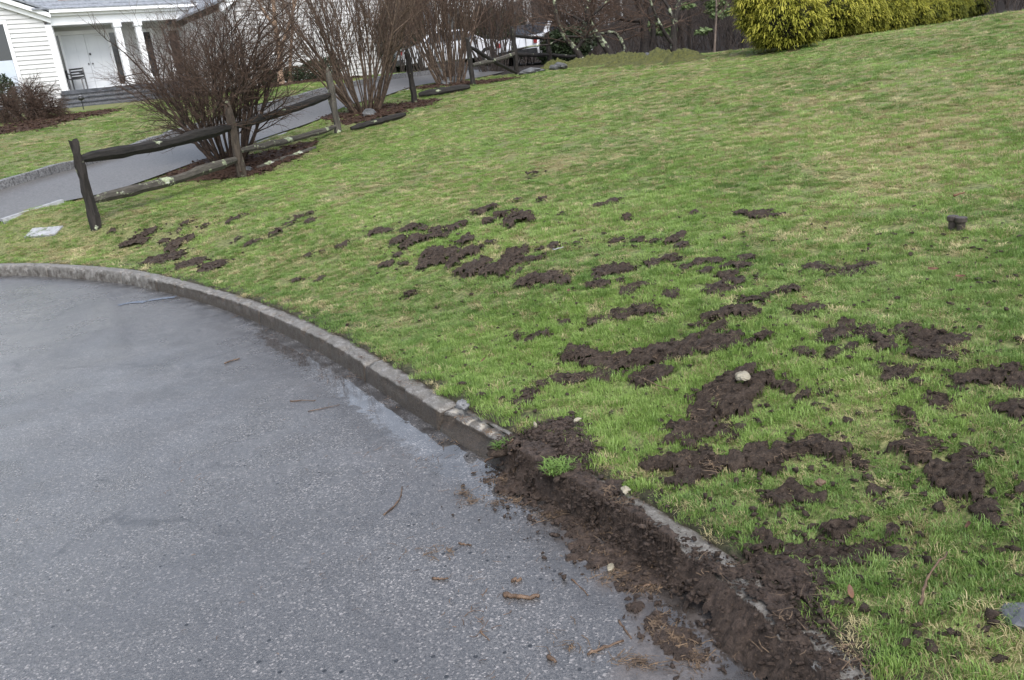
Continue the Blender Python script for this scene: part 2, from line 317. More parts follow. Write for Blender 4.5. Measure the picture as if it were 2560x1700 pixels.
simple('driveway_asphalt', (.055, .053, .052), (.14, .136, .132), 30, .42, .4, .004); simple('edge_stone', (.2, .205, .21), (.36, .365, .38), 20, .5, .3)
simple('cream_stone', (.15, .13, .09), (.34, .31, .24), 14, .6, .4, .006); simple('moss', (.03, .036, .009), (.105, .105, .024), 26, .85, .9, .02)
simple('stick_wood', (.04, .024, .015), (.15, .095, .06), 40, .6, .4); simple('straw_litter', (.035, .022, .014), (.17, .115, .07), 60, .7, 0)
simple('dead_leaf', (.06, .025, .014), (.17, .085, .045), 30, .6, .2); simple('cap_plastic', (.025, .019, .016), (.065, .052, .045), 40, .5, .2)
simple('car_paint', (.66, .68, .72), (.7, .72, .76), 1, .25, 0, spec=.6); simple('rubber', (.012, .012, .012), (.02, .02, .02), 8, .7, 0)
simple('red_lens', (.22, .02, .02), (.3, .03, .03), 8, .3, 0); simple('brown_trim', (.12, .06, .035), (.2, .1, .06), 8, .5, 0); simple('chrome', (.5, .5, .52), (.6, .6, .62), 8, .2, 0)
mg, ng, bgm = newmat('window_glass'); setb(ng, bgm, col=(.02, .023, .028), rough=.06, spec=.7); MAT['window_glass'] = mg
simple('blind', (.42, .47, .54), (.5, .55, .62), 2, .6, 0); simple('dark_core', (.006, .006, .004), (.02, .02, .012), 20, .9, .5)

# ------------------------------------------------------------------ soil field (shared by soil meshes and by the grass that it buries)
BLOBS = []
def blobs_of(chain):
    out = []
    for px, py, r in chain:
        p = hit(px, py); out.append((p[0], p[1], r*np.linalg.norm(p-CAM)/FPX))
    return np.array(out)
def gfield(B, x, y, amp=.62):
    g = np.full(np.shape(x), -9.0)
    for bx, by, r in B: g = np.maximum(g, 1-np.sqrt((x-bx)**2+(y-by)**2)/r)
    return g + amp*(2*fbm(np.asarray(x)*8.5, np.asarray(y)*8.5, 21, 4)-1)
LUMP = None
def lump_mesh(seed):
    t = (1+5**.5)/2; V = np.array([(-1,t,0),(1,t,0),(-1,-t,0),(1,-t,0),(0,-1,t),(0,1,t),(0,-1,-t),(0,1,-t),(t,0,-1),(t,0,1),(-t,0,-1),(-t,0,1)])/1.9
    F = np.array([(0,11,5),(0,5,1),(0,1,7),(0,7,10),(0,10,11),(1,5,9),(5,11,4),(11,10,2),(10,7,6),(7,1,8),(3,9,4),(3,4,2),(3,2,6),(3,6,8),(3,8,9),(4,9,5),(2,4,11),(6,2,10),(8,6,7),(9,8,1)])
    r = np.random.default_rng(seed); return V*(1+.8*(r.random((12, 1))-.5)), F
LUMPS = [lump_mesh(k) for k in range(6)]
def lumps(P, S):
    Vs, Fs, n = [], [], 0
    for i, (p, s) in enumerate(zip(P, S)):
        V, F = LUMPS[i % 6]; a = RNG.random()*6.28; c, q = math.cos(a), math.sin(a)
        sc = s*np.array([1+.8*RNG.random(), .6+.5*RNG.random(), .4+.4*RNG.random()]); W = V*sc
        W = np.stack([W[:, 0]*c-W[:, 1]*q, W[:, 0]*q+W[:, 1]*c, W[:, 2]], 1)+p; Vs.append(W); Fs.append(F+n); n += 12
    return np.vstack(Vs), np.vstack(Fs)
def _sd(px, py):
    p = hit(px, py); D, S = kdist(p[0], p[1]); return S[0], D[0]
BL = np.array(sorted(_sd(*p) for p in [(1275, 1075), (1312, 1127), (1360, 1160), (1440, 1215), (1510, 1283), (1638, 1417), (1735, 1532), (1844, 1647), (1900, 1700), (2000, 1800)]))
def bank_w(S): return np.interp(S, BL[:, 0], np.maximum(-BL[:, 1], .03))*sstep(BL[0, 0]-.05, BL[0, 0]+.12, S)
def smooth_base(x, y):
    D, S = kdist(x.ravel(), y.ravel()); t = gz(x, y, D.reshape(x.shape)).ravel(); w_ = bank_w(S)
    return np.where(D > .1, t, np.where(D > 0, .11, np.where(w_ > .02, .1*np.clip(1+D/np.maximum(w_, .02), 0, 1)**1.2, 0))).reshape(x.shape)
def soil_patch(name, label, h, chain, mat='soil', cat='soil patch', group='torn soil on the lawn', cell=.042, crumbs=1.0, bank=False, amp=.55, kind=None, lumpy=.5, coarse=1.0, edge=.2, fine=.62):
    B = blobs_of(chain); c = B[:, :2].mean(0); dist = math.hypot(*c); far_ = min(1, max(0, (dist-5.5)/3)); h = h*(.6+.7*far_) if cat == 'soil patch' and h > .015 else h; amp = (amp+.17*(cat == 'soil patch'))*(1-.45*far_); BLOBS.append((B, amp, .09+.2*far_)); res = min(max(dist*.0021, .006), .035)*coarse
    x0, y0 = (B[:, :2]-B[:, 2:]*1.6).min(0); x1, y1 = (B[:, :2]+B[:, 2:]*1.6).max(0)
    X, Y = np.meshgrid(np.arange(x0, x1, res), np.arange(y0, y1, res)); g = gfield(B, X, Y, amp)+.06+fine*(2*fbm(X*(30-14*min(1, dist/10)), Y*(30-14*min(1, dist/10)), 23, 4)-1)
    base = smooth_base(X, Y) if bank else gz(X, Y)
    if bank:
        gr_ = gfield(B, X, Y, 0); D_ = kdist(X.ravel(), Y.ravel())[0].reshape(X.shape); true = np.where(D_ > .1, base, np.where(D_ > -.015, .125, .0))
        base = true+(base-true)*(sstep(.02, .5, gr_)*sstep(-.03, .14, g) if bank == 1 else 0)
    big = fbm(X*5, Y*5, 31, 3); cl = np.clip(1-worley(X/cell, Y/cell, 13)*1.05, 0, 1); cl2 = np.clip(1-worley(X/cell*2.3, Y/cell*2.3, 43)*1.1, 0, 1)
    m = sstep(-.02, edge, g); Z = base - .006 + .62*h*m*(.1+1.15*big**1.5) + m*cl*(lumpy*h*.32+.004) + m*cl2*(lumpy*h*.2+.004) + (fbm(X*60, Y*60, 5, 2)-.5)*.012*m
    rd_ = lambda f, sd: (1-np.abs(2*fbm(X*f, Y*f, sd, 3)-1))
    Z = base - .008 + m*(.55*h*(.08+1.2*big**1.6) + h*.30*(rd_(9, 81)-.45) + (.015+.2*h)*(rd_(22, 83)-.5) + (.010+.09*h)*(rd_(50, 87)-.5) + lumpy*cl*.006) + m*(.004+.010*min(1, max(0, (dist-4)/4)))
    jx = (vnoise(X*90, Y*90, 3)-.5)*res*.8; jy = (vnoise(X*90, Y*90, 4)-.5)*res*.8
    ok = g > 0; f = ok[:-1, :-1] & ok[1:, :-1] & ok[:-1, 1:] & ok[1:, 1:]; idx = np.arange(X.size).reshape(X.shape)
    Q = np.stack([idx[:-1, :-1][f], idx[:-1, 1:][f], idx[1:, 1:][f], idx[1:, :-1][f]], 1)
    if not len(Q): return None
    u, inv = np.unique(Q, return_inverse=True); Q = inv.reshape(Q.shape)
    V = np.stack([(X+jx).ravel()[u], (Y+jy).ravel()[u], Z.ravel()[u]], 1)
    T = np.vstack([Q[:, [0, 1, 2]], Q[:, [0, 2, 3]]])
    ctr = np.array([c[0], c[1], float(smooth_base(np.array([c[0]]), np.array([c[1]]))[0])])
    # islands of one patch are its clods
    lab = np.arange(len(V)); 
    for _ in range(400):
        old = lab; m4 = lab[Q].min(1); lab = lab.copy(); np.minimum.at(lab, Q.ravel(), np.repeat(m4, 4)); lab = lab[lab]
        if (lab == old).all(): break
    fl = lab[Q[:, 0]]; ids, cnt = np.unique(fl, return_counts=True); order = np.argsort(-cnt); root = None
    for k, oi in enumerate(order):
        if k and cnt[oi] < max(10, 7e-4/(res*res)): break
        q = Q[fl == ids[oi]]; u, inv = np.unique(q, return_inverse=True); q = inv.reshape(q.shape); T = np.vstack([q[:, [0, 1, 2]], q[:, [0, 2, 3]]])
        if root is None:
            root = add(name, npmesh(name, V[u]-ctr, T, True), MAT[mat]); root.location = ctr.tolist(); tag(root, label, None if kind == 'structure' else cat, group, kind)
        else: add('clod', npmesh('clod', V[u]-ctr, T, True), MAT[mat], root)
    if crumbs > 0:
        k = int(min(3400, crumbs*(20+len(Q)*res*res*900))); i = RNG.integers(0, len(V), k); sp = RNG.normal(0, .045*max(1, dist/6), (k, 2))*RNG.random((k, 1))**.5*1.6
        P = V[i].copy(); P[:, :2] += sp; out = gfield(B, P[:, 0], P[:, 1], amp) < 0
        bz = (smooth_base(P[:, 0], P[:, 1]) if bank else gz(P[:, 0], P[:, 1])); P[:, 2] = np.where(out, bz+.012, P[:, 2]+.003)
        S = (.003+.010*RNG.random(k)**3)*max(1, dist/7); LV, LF = lumps(P, S)
        e = add('crumbs', npmesh('crumbs', LV-ctr, LF, False), MAT[mat], root); e['kind'] = 'stuff'
    return root

# ------------------------------------------------------------------ ground, road, kerb
def grid_faces(nu, nv):
    i = np.arange(nu*nv).reshape(nu, nv); return np.stack([i[:-1, :-1], i[1:, :-1], i[1:, 1:], i[:-1, 1:]], -1).reshape(-1, 4)
def road():
    xs = np.concatenate([np.linspace(-90, -9, 28), np.arange(-8.9, 2.5, .09), np.linspace(2.6, 60, 20)]); ys = np.concatenate([np.linspace(-60, .7, 20), np.arange(.8, 12, .09), np.linspace(12.1, 14, 5)])
    X, Y = np.meshgrid(xs, ys, indexing='ij'); me = npmesh('road', np.stack([X, Y, (fbm(X*.35, Y*.35, 9)-.5)*.012], -1).reshape(-1, 3), grid_faces(len(xs), len(ys))[:, ::-1][:, ::-1], True)
    D, S = kdist(X.ravel(), Y.ravel()); D = -D; fattr(me, 'kerb_d', np.clip(D, 0, 9))
    def blob(lst):
        g = np.full(D.shape, -9.0)
        for px, py, r in lst:
            d = ray(px, py); p = CAM+d*(-EYE/d[2]); g = np.maximum(g, 1-np.hypot(X.ravel()-p[0], Y.ravel()-p[1])/(r*np.linalg.norm(p-CAM)/FPX))
        return g
    s0, s1 = s_at(-2.1, 6.8), s_at(.1, 3.0)
    strip = sstep(s0-.6, s0+1.5, S)*sstep(s1+.5, s1-.1, S)
    wat = np.maximum.reduce([strip*np.clip(1.2-D/.34, 0, 1), 1.6*np.clip(blob([(1200, 1085, 90), (1270, 1140, 90), (1330, 1175, 75), (1420, 1270, 80), (1500, 1320, 95), (1560, 1400, 110), (1660, 1470, 110), (1730, 1540, 120), (1800, 1640, 130), (1640, 1420, 80)]), 0, 1)])
    fattr(me, 'water', np.clip(wat, 0, 1))
    silt = np.clip(1.5*blob([(1420, 1280, 120), (1480, 1340, 130), (1560, 1440, 130), (1660, 1500, 130), (1680, 1600, 150), (1780, 1600, 130), (1620, 1680, 130), (1800, 1680, 150), (1310, 1180, 80)]), 0, 1); fattr(me, 'silt', silt)
    structure(add('road', me, MAT['asphalt']), 'wet grey asphalt road with puddles along the gutter')
road()
def lawn():
    sv = [_L[0]+i*.8 for i in range(int((s_at(-8, 11.3))/.8))]; a = sv[-1]; b = s_at(1.05, -1.0)
    s = np.concatenate([sv, np.arange(a+.1, b, .085), np.arange(b+.3, _L[-1]-14, .8)])
    d = np.concatenate([[.085, .105, .15, .22], np.arange(.34, 6, .08), np.arange(6.1, 13, .14), np.arange(13.2, 32, .3), np.geomspace(32.5, 150, 46)])
    x, y, nx, ny = kpt(s); X = x[:, None]+nx[:, None]*d; Y = y[:, None]+ny[:, None]*d
    Z = gz(X, Y); Z[:, 0] = .04
    me = npmesh('lawn', np.stack([X, Y, Z], -1).reshape(-1, 3), grid_faces(len(s), len(d))[:, ::-1], True)
    fattr(me, 'straw', straw_at(X, Y).ravel()); Dk = np.broadcast_to(d[None, :], X.shape); fattr(me, 'litter', np.maximum(litter_at(X, Y), sstep(.34, .13, Dk+.25*(fbm(X*7, Y*7, 63)-.5))*.85).ravel())
    structure(add('lawn', me, MAT['lawn_ground']), 'sloping winter lawn rising from the kerb to the woods')
STRAW = [(1400, 405, 110, .9), (200, 640, 90, .8), (300, 640, 70, .7), (2050, 250, 160, .5), (1950, 330, 150, .45), (2250, 340, 200, .4), (640, 470, 60, .5), (330, 535, 60, .6), (1130, 260, 90, .6), (1200, 230, 110, .5),
         (2200, 450, 250, .4), (2300, 620, 200, .35), (1950, 560, 200, .35), (2050, 600, 150, .3), (960, 300, 60, .5), (60, 360, 120, .5), (2450, 1560, 130, .55), (2350, 1600, 100, .4), (700, 510, 40, .7), (540, 665, 60, .6), (1100, 470, 120, .4), (900, 480, 100, .35)]
STRAW_W = None
def straw_at(x, y):
    global STRAW_W
    if STRAW_W is None: STRAW_W = [(hit(a, b), r*np.linalg.norm(hit(a, b)-CAM)/FPX, k) for a, b, r, k in STRAW]
    v = .22 + .55*(fbm(x*.7, y*.7, 51)-.5) + .6*(fbm(x*2.6, y*2.6, 55)-.5) + .24*sstep(1.0, 3.5, x)*sstep(4.5, 6.5, y)
    v = v - .16*sstep(8, 5, np.hypot(x, y))
    for p, r, k in STRAW_W: v = v + k*np.clip(1-np.hypot(x-p[0], (y-p[1])*.8)/r, 0, 1)
    return np.clip(v, 0, 1)
def litter_at(x, y):
    edge = np.interp(x, [0, 1.1, 3.2, 4.8, 9.4, 16, 30], [26.2, 25.8, 22.6, 20.2, 16.4, 11, 3])
    return np.maximum(sstep(-.3, .9, y-edge+1.2*(fbm(x*.8, y*.8, 61)-.5))*(x > -.6), sstep(38, 46, y))
lawn()

def kerb():
    o = structure(thing('kerb', 'x', None), 'weathered concrete kerb curving round the road edge'); del_keys = [k for k in o.keys() if k == 'category']
    for k in del_keys: del o[k]
    js = []
    for px, py in [(-330, 668), (-120, 664), (108, 662), (292, 676), (384, 692), (655, 760), (905, 890), (1090, 1005), (1285, 1085)]:
        d = ray(px, py); p = CAM+d*((.15-EYE)/d[2]); js.append(s_at(p[0], p[1]))
    while js[0] > 14: js.insert(0, js[0]-2.0)
    while js[-1] < s_at(1.05, -3): js.append(js[-1]+1.35)
    bs0, bs1 = s_at(-.37, 3.72), s_at(-.02, 3.1); sdark = s_at(-3.1, 7.9)
    prof = [(-.022, -.03), (-.018, .03), (-.012, .085), (-.009, .118), (-.006, .136), (.001, .146), (.010, .1505), (.022, .152), (.06, .153), (.1, .153), (.136, .151), (.15, .146), (.156, .135), (.16, .10), (.162, .02)]
    PD = np.array([p[0] if p[0] < .03 else .03+(p[0]-.03)*.6 for p in prof]); PZ = np.array([p[1] for p in prof]); KZ = .82
    for i in range(len(js)-1):
        a, b = js[i]+.006, js[i+1]-.006; s = np.linspace(a, b, max(6, int((b-a)/.03))); x, y, nx, ny = kpt(s)
        S, Dn = np.meshgrid(s, PD, indexing='ij'); Zn = np.broadcast_to(PZ, S.shape).copy(); Dn = Dn.copy()
        edge = np.exp(-((Dn-.0)/.03)**2)*(Zn > .09); ch = np.clip(fbm(S*14, Zn*20, 71)-.56, 0, 1)*edge
        br = sstep(bs0-.03, bs0+.06, S)*sstep(bs1+.08, bs1-.05, S)*(.35+fbm(S*9, S*0, 77))*(Dn < .06)*(Zn > .08)
        Dn += ch*.14+br*.05; Zn -= ch*.12+br*.035
        Dn += (fbm(S*22, Zn*30+Dn*30, 73)-.5)*.012; Zn += (fbm(S*18, Dn*40, 75)-.5)*.008*(Zn > .1)
        end = np.minimum((S-a), (b-S)); Zn -= np.clip(.02-end, 0, .02)*.5*(Zn > .1)
        X = x[:, None]+nx[:, None]*Dn; Y = y[:, None]+ny[:, None]*Dn; n = len(s); k = len(prof)
        V = np.stack([X, Y, Zn*(.88-.16*sstep(sdark-1.5, sdark+.8, S))], -1).reshape(-1, 3); m = V.mean(0); F = [tuple(q) for q in grid_faces(n, k)[:, ::-1]]+[tuple(range(k-1, -1, -1)), tuple((n-1)*k+j for j in range(k))]
        me = bpy.data.meshes.new('kerb_stone'); me.from_pydata((V-m).tolist(), [], F); me.update()
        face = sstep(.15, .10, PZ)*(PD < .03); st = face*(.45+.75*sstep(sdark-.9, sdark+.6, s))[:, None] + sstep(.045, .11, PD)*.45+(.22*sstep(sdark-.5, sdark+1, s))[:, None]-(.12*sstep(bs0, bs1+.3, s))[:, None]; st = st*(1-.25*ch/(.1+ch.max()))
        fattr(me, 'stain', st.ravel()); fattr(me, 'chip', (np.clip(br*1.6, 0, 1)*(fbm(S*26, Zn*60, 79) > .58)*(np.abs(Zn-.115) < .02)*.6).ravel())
        me.polygons.foreach_set('use_smooth', np.ones(len(me.polygons), bool))
        q = add('kerb_stone', me, MAT['kerb_concrete'], o); q.location = m.tolist()
kerb()

def sheet(A, B, name, mat, off=.03, nu=90, nv=10, cam=.03):
    A = np.array(A); B = np.array(B)
    def rs(P, n):
        P = catmull(P, 10); L = np.concatenate([[0], np.cumsum(np.linalg.norm(np.diff(P, axis=0), axis=1))]); t = np.linspace(0, L[-1], n); return np.stack([np.interp(t, L, P[:, 0]), np.interp(t, L, P[:, 1])], 1)
    a = rs(A, nu); b = rs(B, nu); t = np.linspace(0, 1, nv)[None, :, None]; P = a[:, None]*(1-t)+b[:, None]*t
    Z = gz(P[..., 0], P[..., 1])
    for _ in range(3): Z[1:-1] = (Z[:-2]+Z[1:-1]+Z[2:])/3
    return npmesh(name, np.concatenate([P, (Z+off)[..., None]], -1).reshape(-1, 3), grid_faces(nu, nv)[:, ::-1], True), a, b
def h2(px, py): return hit(px, py)[:2]
NEAR = [(-260, 640), (-120, 596), (0, 560), (235, 495), (480, 412), (650, 352), (784, 306), (852, 273), (968, 240), (1101, 208), (1187, 198), (1262, 181)]
FAR = [(-260, 560), (-120, 512), (0, 478), (225, 415), (360, 372), (500, 325), (640, 282), (760, 250), (880, 220), (1000, 197), (1090, 187), (1180, 176)]
dr, DA, DB = sheet([h2(*p) for p in NEAR], [h2(*p) for p in FAR], 'driveway', MAT['driveway_asphalt'])
driveway = structure(add('driveway', dr, MAT['driveway_asphalt']), 'grey asphalt driveway climbing past the rail fence to the house')
def edging(line, name, mat, L, wd, hgt, parent, side, off):
    P = np.array(line); C = np.concatenate([[0], np.cumsum(np.linalg.norm(np.diff(P, axis=0), axis=1))]); t = 0; base = None
    mb = MB().box(-.5, .5, -.5, .5, -.5, .5).mesh(name); mb.materials.append(mat)
    while t+L < C[-1]:
        p = np.array([np.interp(t+L/2, C, P[:, 0]), np.interp(t+L/2, C, P[:, 1])]); q = np.array([np.interp(t+L, C, P[:, 0]), np.interp(t+L, C, P[:, 1])]); r = np.array([np.interp(t, C, P[:, 0]), np.interp(t, C, P[:, 1])])
        e = (q-r)/np.linalg.norm(q-r); nrm = np.array([-e[1], e[0]])*side; p = p+nrm*off
        o = add(name, mb, None, parent); o.location = (p[0], p[1], G(*p)+hgt/2-.045-(.03 if L > .5 else 0)+random.uniform(-.008, .008)); o.scale = (L*.94, wd, hgt); o.rotation_euler = (random.uniform(-.03, .03), -math.atan2(G(*q)-G(*r), L), math.atan2(e[1], e[0])+random.uniform(-.03, .03)); t += L
edging(DB, 'granite_block', MAT['granite'], .26, .16, .20, driveway, 1, .02)
edging(DA, 'edging_stone', MAT['edge_stone'], .9, .12, .07, driveway, -1, .02)

# ------------------------------------------------------------------ torn soil on the lawn, one object for each patch
SOIL = [
 ('small flat soil patch nearest the slanting fence post, left of the larger clod', .035, [(335,609,34),(318,612,18),(360,607,18)]),
 ('dark humped clod with bare earth in front, above the kerb at far left', .08, [(447,612,26),(465,606,20),(416,613,14),(430,628,18)]),
 ('thin bare brown earth strip between far left clod and kerb', .016, [(430,645,40),(390,650,40),(480,660,45),(530,668,40)]),
 ('small soil crumb pile just right of the slanting fence post', .03, [(375,583,20),(360,585,10)]),
 ('pair of little dark clods right of the fence post crumb pile', .03, [(418,589,12),(448,580,11)]),
 ('tiny dark clod directly below the slanting fence post', .03, [(283,579,11)]),
 ('small dark clod uphill of the fence post pair', .03, [(463,561,15)]),
 ('two tiny clods in line left of the short soil streak', .03, [(517,566,11),(538,569,8)]),
 ('short slanting soil streak below the dark shrub', .03, [(575,556,14),(590,549,16),(612,541,9)]),
 ('low double soil crumb patch left of a pointed clod', .025, [(594,600,14),(627,609,18),(650,603,9)]),
 ('pointed dark clod alone in the left part of the lawn', .05, [(693,587,15),(678,592,9)]),
 ('ring of small soil crumbs in the left middle of the lawn', .03, [(724,564,15),(747,545,13),(774,557,15),(800,562,10),(774,537,11)]),
 ('faint soil smear in mid lawn left of the long streak', .02, [(774,641,18),(803,633,10)]),
 ('pair of small clods close above the kerb on the left', .025, [(740,706,15),(803,699,12)]),
 ('short soil smear left of the two long streaks', .025, [(861,616,18),(845,620,9)]),
 ('lone small clod farthest up the middle of the lawn', .05, [(1336,440,17),(1322,444,11)]),
 ('two small clods in a row high in the middle lawn', .035, [(1352,503,16),(1291,506,11)]),
 ('round clod with a tail to its left, upper middle lawn', .06, [(1226,526,19),(1196,536,16),(1178,538,10)]),
 ('broad dark soil mound in the upper middle of the lawn', .07, [(1264,537,24),(1300,544,36),(1290,560,34),(1225,558,20),(1330,556,16)]),
 ('long thin soil streak topping the left group of tears', .04, [(940,584,22),(969,580,20),(1023,576,28),(1060,575,16),(1085,579,22),(1127,576,26),(1156,564,20)]),
 ('thick soil streak second from the top of the left group', .055, [(1001,605,28),(1041,602,32),(1084,595,32),(1110,594,16),(1025,617,24)]),
 ('small triangular soil patch right of the thick streak', .045, [(1160,607,24),(1165,595,10),(1140,613,10)]),
 ('small soil crumbs at the left end of the large sprawling patch', .03, [(996,641,15),(965,665,18),(1012,661,18)]),
 ('large sprawling soil patch left of the lawn centre', .075, [(1059,672,22),(1080,654,32),(1117,645,36),(1084,634,28),(1167,638,38),(1190,632,24),(1138,665,18),(1150,682,26),(1185,680,28),(1196,665,32),(1232,682,34),(1257,685,22),(1300,682,12)]),
 ('small forked soil patch above the large sprawling one', .035, [(1225,611,14),(1208,621,14)]),
 ('squarish soil patch with grass tongue, centre of the lawn', .055, [(1293,634,36),(1275,645,24),(1289,654,36),(1329,654,30),(1347,627,16),(1360,650,12)]),
 ('small low soil crumbs above the squarish centre patch', .03, [(1387,616,20),(1441,611,11),(1462,604,10)]),
 ('peaked soil patch below the squarish centre patch', .07, [(1304,713,20),(1340,702,30),(1383,690,26),(1412,706,22),(1375,706,28)]),
 ('lone dark clod between the kerb and the peaked patch', .05, [(1026,739,12),(1020,745,8)]),
 ('round clod alone uphill of the centre right tears', .05, [(1570,546,16)]),
 ('broken line of flat soil crumbs high right of centre', .03, [(1534,508,18),(1498,517,18),(1560,513,12),(1450,514,8)]),
 ('faint small clods right of the broad upper mound', .03, [(1407,537,11),(1390,546,9)]),
 ('two flat soil patches in a row right of the lawn centre', .035, [(1542,602,22),(1596,604,18)]),
 ('branching soil patch in the right centre of the lawn', .065, [(1516,688,38),(1524,668,18),(1563,677,26),(1506,713,28),(1490,700,18)]),
 ('low soil patch just below the branching one', .045, [(1549,706,14),(1592,717,26),(1617,717,14),(1567,731,28)]),
 ('small flat soil patch right of the low branching pair', .04, [(1668,735,26),(1682,744,14)]),
 ('slanting soil tear joining an upper clod, right of centre', .05, [(1635,659,26),(1668,645,22),(1689,652,18),(1707,618,24),(1689,602,22),(1642,605,14),(1700,590,14)]),
 ('knotted soil tears in the right middle of the lawn', .05, [(1715,670,22),(1747,659,24),(1787,657,20),(1820,668,20),(1765,680,16),(1853,671,24),(1868,648,18)]),
 ('wide low soil patch below the knotted tears', .055, [(1817,691,28),(1791,721,38),(1842,706,24),(1775,730,18)]),
 ('tiny soil dab right of the wide low patch', .02, [(1882,691,12),(1890,700,9)]),
 ('flat row of soil crumbs farthest up the right of the lawn', .035, [(1853,535,18),(1893,538,26),(1948,540,20),(1736,535,14)]),
 ('long shallow bare scrape below the two pipe caps', .02, [(2039,668,28),(2070,673,14),(2119,682,32),(2166,668,24),(2079,692,18)]),
 ('small soil heap with reddish side, right of centre', .05, [(1871,753,22),(1904,750,22),(1930,742,12)]),
 ('rounded dark clod uphill of the dead leaf', .07, [(1973,730,26),(1955,735,14)]),
 ('low wedge of soil under a brown dead leaf', .05, [(2020,778,32),(2045,776,18),(1995,780,14)]),
 ('thick short soil ridge above the long kerb ridge', .07, [(1773,799,26),(1800,793,26),(1824,787,32),(1868,786,34)]),
 ('two small clods tucked below the thick short ridge', .04, [(1740,819,20),(1802,819,28)]),
 ('flat soil pair uphill of the long kerb ridge', .045, [(1297,843,26),(1329,850,20)]),
 ('round crumbly clod beside the flat soil pair', .07, [(1358,841,22),(1345,848,12)]),
 ('small flat soil patch above the round crumbly clod', .03, [(1412,807,18),(1404,814,12)]),
 ('triangular soil patch left of the wide dark one', .05, [(1484,810,26),(1500,797,12)]),
 ('wide dark soil patch in the middle of the lawn', .055, [(1542,785,26),(1574,778,32),(1617,775,30),(1640,782,18),(1555,795,20)]),
 ('tall dark hollowed sod at the left end of the long ridge', .13, [(1444,888,40),(1420,900,26),(1475,898,24)]),
 ('long crumbling soil ridge running right from the hollowed sod', .095, [(1484,912,34),(1552,913,40),(1590,905,34),(1624,897,42),(1670,890,38),(1718,881,44),(1773,866,46),(1827,860,42),(1866,860,26),(1911,852,16)]),
 ('arc of churned soil from the long ridge down to the kerb', .06, [(1505,940,30),(1450,950,32),(1400,952,30),(1355,965,32),(1325,985,32),(1305,1005,32)]),
 ('rough sod block hanging below the long ridge', .085, [(1632,944,40),(1600,950,28),(1660,935,26)]),
 ('wavy soil ridge at the right, below the shallow scrape', .065, [(2082,837,32),(2119,826,30),(2166,833,30),(2210,850,30),(2246,832,38),(2285,850,30),(2319,859,38),(2370,863,28),(2217,870,24),(2065,855,22)]),
 ('flat churned soil below the left end of the wavy ridge', .045, [(2013,884,34),(2079,888,32),(2130,870,22),(1990,880,20)]),
 ('small soil heap under the right end of the wavy ridge', .06, [(2301,888,24),(2356,897,32),(2340,885,22)]),
 ('ragged soil tear between the wavy ridge and the standing clod', .05, [(2210,925,18),(2257,928,32),(2245,945,24),(2290,960,14),(2215,952,14)]),
 ('soil streak leaving the photo on the right, upper one', .055, [(2520,925,26),(2483,939,34),(2440,946,26),(2403,954,20),(2549,954,26),(2398,972,18)]),
 ('soil streak leaving the photo on the right, lower one', .045, [(2551,1025,28),(2488,1023,18),(2530,1020,20),(2590,1040,30)]),
 ('thin reddish bare patch left of the lower right streak', .012, [(2344,998,34),(2370,1005,22)]),
 ('heaped soil mound carrying the cream stone', .10, [(1859,940,28),(1823,971,44),(1882,967,34),(1769,998,50),(1859,998,44),(1751,1038,50),(1815,1020,44),(1850,1030,30),(1724,1079,50),(1690,1100,34),(1715,1119,32)]),
 ('soil tail running right from the stone topped mound', .06, [(1918,953,24),(1945,965,20),(1971,980,20),(2007,998,30)]),
 ('small clod right of the tail of the stone topped mound', .04, [(2066,985,15),(2055,992,10)]),
 ('flat soil lobe at the lower right of the stone mound', .035, [(1805,1083,28),(1850,1072,18),(1840,1090,18)]),
 ('rolled sod log close to the kerb', .11, [(1640,1168,36),(1665,1163,40),(1700,1158,42),(1735,1152,40)]),
 ('crumbled soil below the rolled sod log', .06, [(1715,1196,38),(1680,1208,28),(1760,1190,30)]),
 ('curved soil ridge right of the rolled sod log', .09, [(1792,1169,28),(1840,1162,28),(1895,1146,38),(1949,1146,38),(1998,1128,34),(2048,1117,26),(2084,1137,28),(2102,1160,22),(1940,1182,30),(1910,1172,28)]),
 ('soil trail dropping from the curved ridge towards the kerb', .05, [(2142,1169,28),(2173,1200,18),(2191,1232,26),(2205,1268,18),(2236,1299,13)]),
 ('lens shaped dark soil mound between curved ridge and kerb', .075, [(1950,1243,28),(1976,1245,46),(2010,1250,32),(2039,1252,28)]),
 ('standing dark clod with pale roots hanging from it', .13, [(2263,1045,24),(2272,1058,16)]),
 ('crumbled hole below the standing clod', .03, [(2277,1079,22),(2265,1090,14)]),
 ('long diagonal soil ridge at the right of the lawn', .075, [(2250,1128,28),(2290,1128,34),(2331,1119,18),(2295,1160,26),(2335,1182,32),(2380,1191,38),(2425,1207,34),(2420,1238,34),(2445,1262,16)]),
 ('rounded soil disc beside the long diagonal ridge', .06, [(2416,1151,32),(2425,1165,20)]),
 ('flat soil patch at the foot of the long diagonal ridge', .05, [(2461,1281,40),(2475,1275,26)]),
 ('oval dark clod standing over a flat muddy bare spot', .09, [(2104,1338,38),(2085,1342,22),(2128,1338,18)]),
 ('small upright clod right of the oval dark clod', .08, [(2227,1337,18),(2222,1350,12)]),
 ('smooth muddy bare spot below the oval clod', .012, [(2064,1385,60),(2020,1395,50),(2110,1388,45),(2180,1372,34),(2240,1385,30)]),
 ('hooked soil finger reaching up from the kerb mud', .075, [(1904,1346,24),(1918,1372,28),(1890,1390,32)]),
 ('small dark clod at the right edge of the photo', .05, [(2555,1232,20),(2492,1137,12)]),
]
for lb, h_, ch in SOIL: soil_patch('soil_patch', lb, h_, ch, mat='soil')
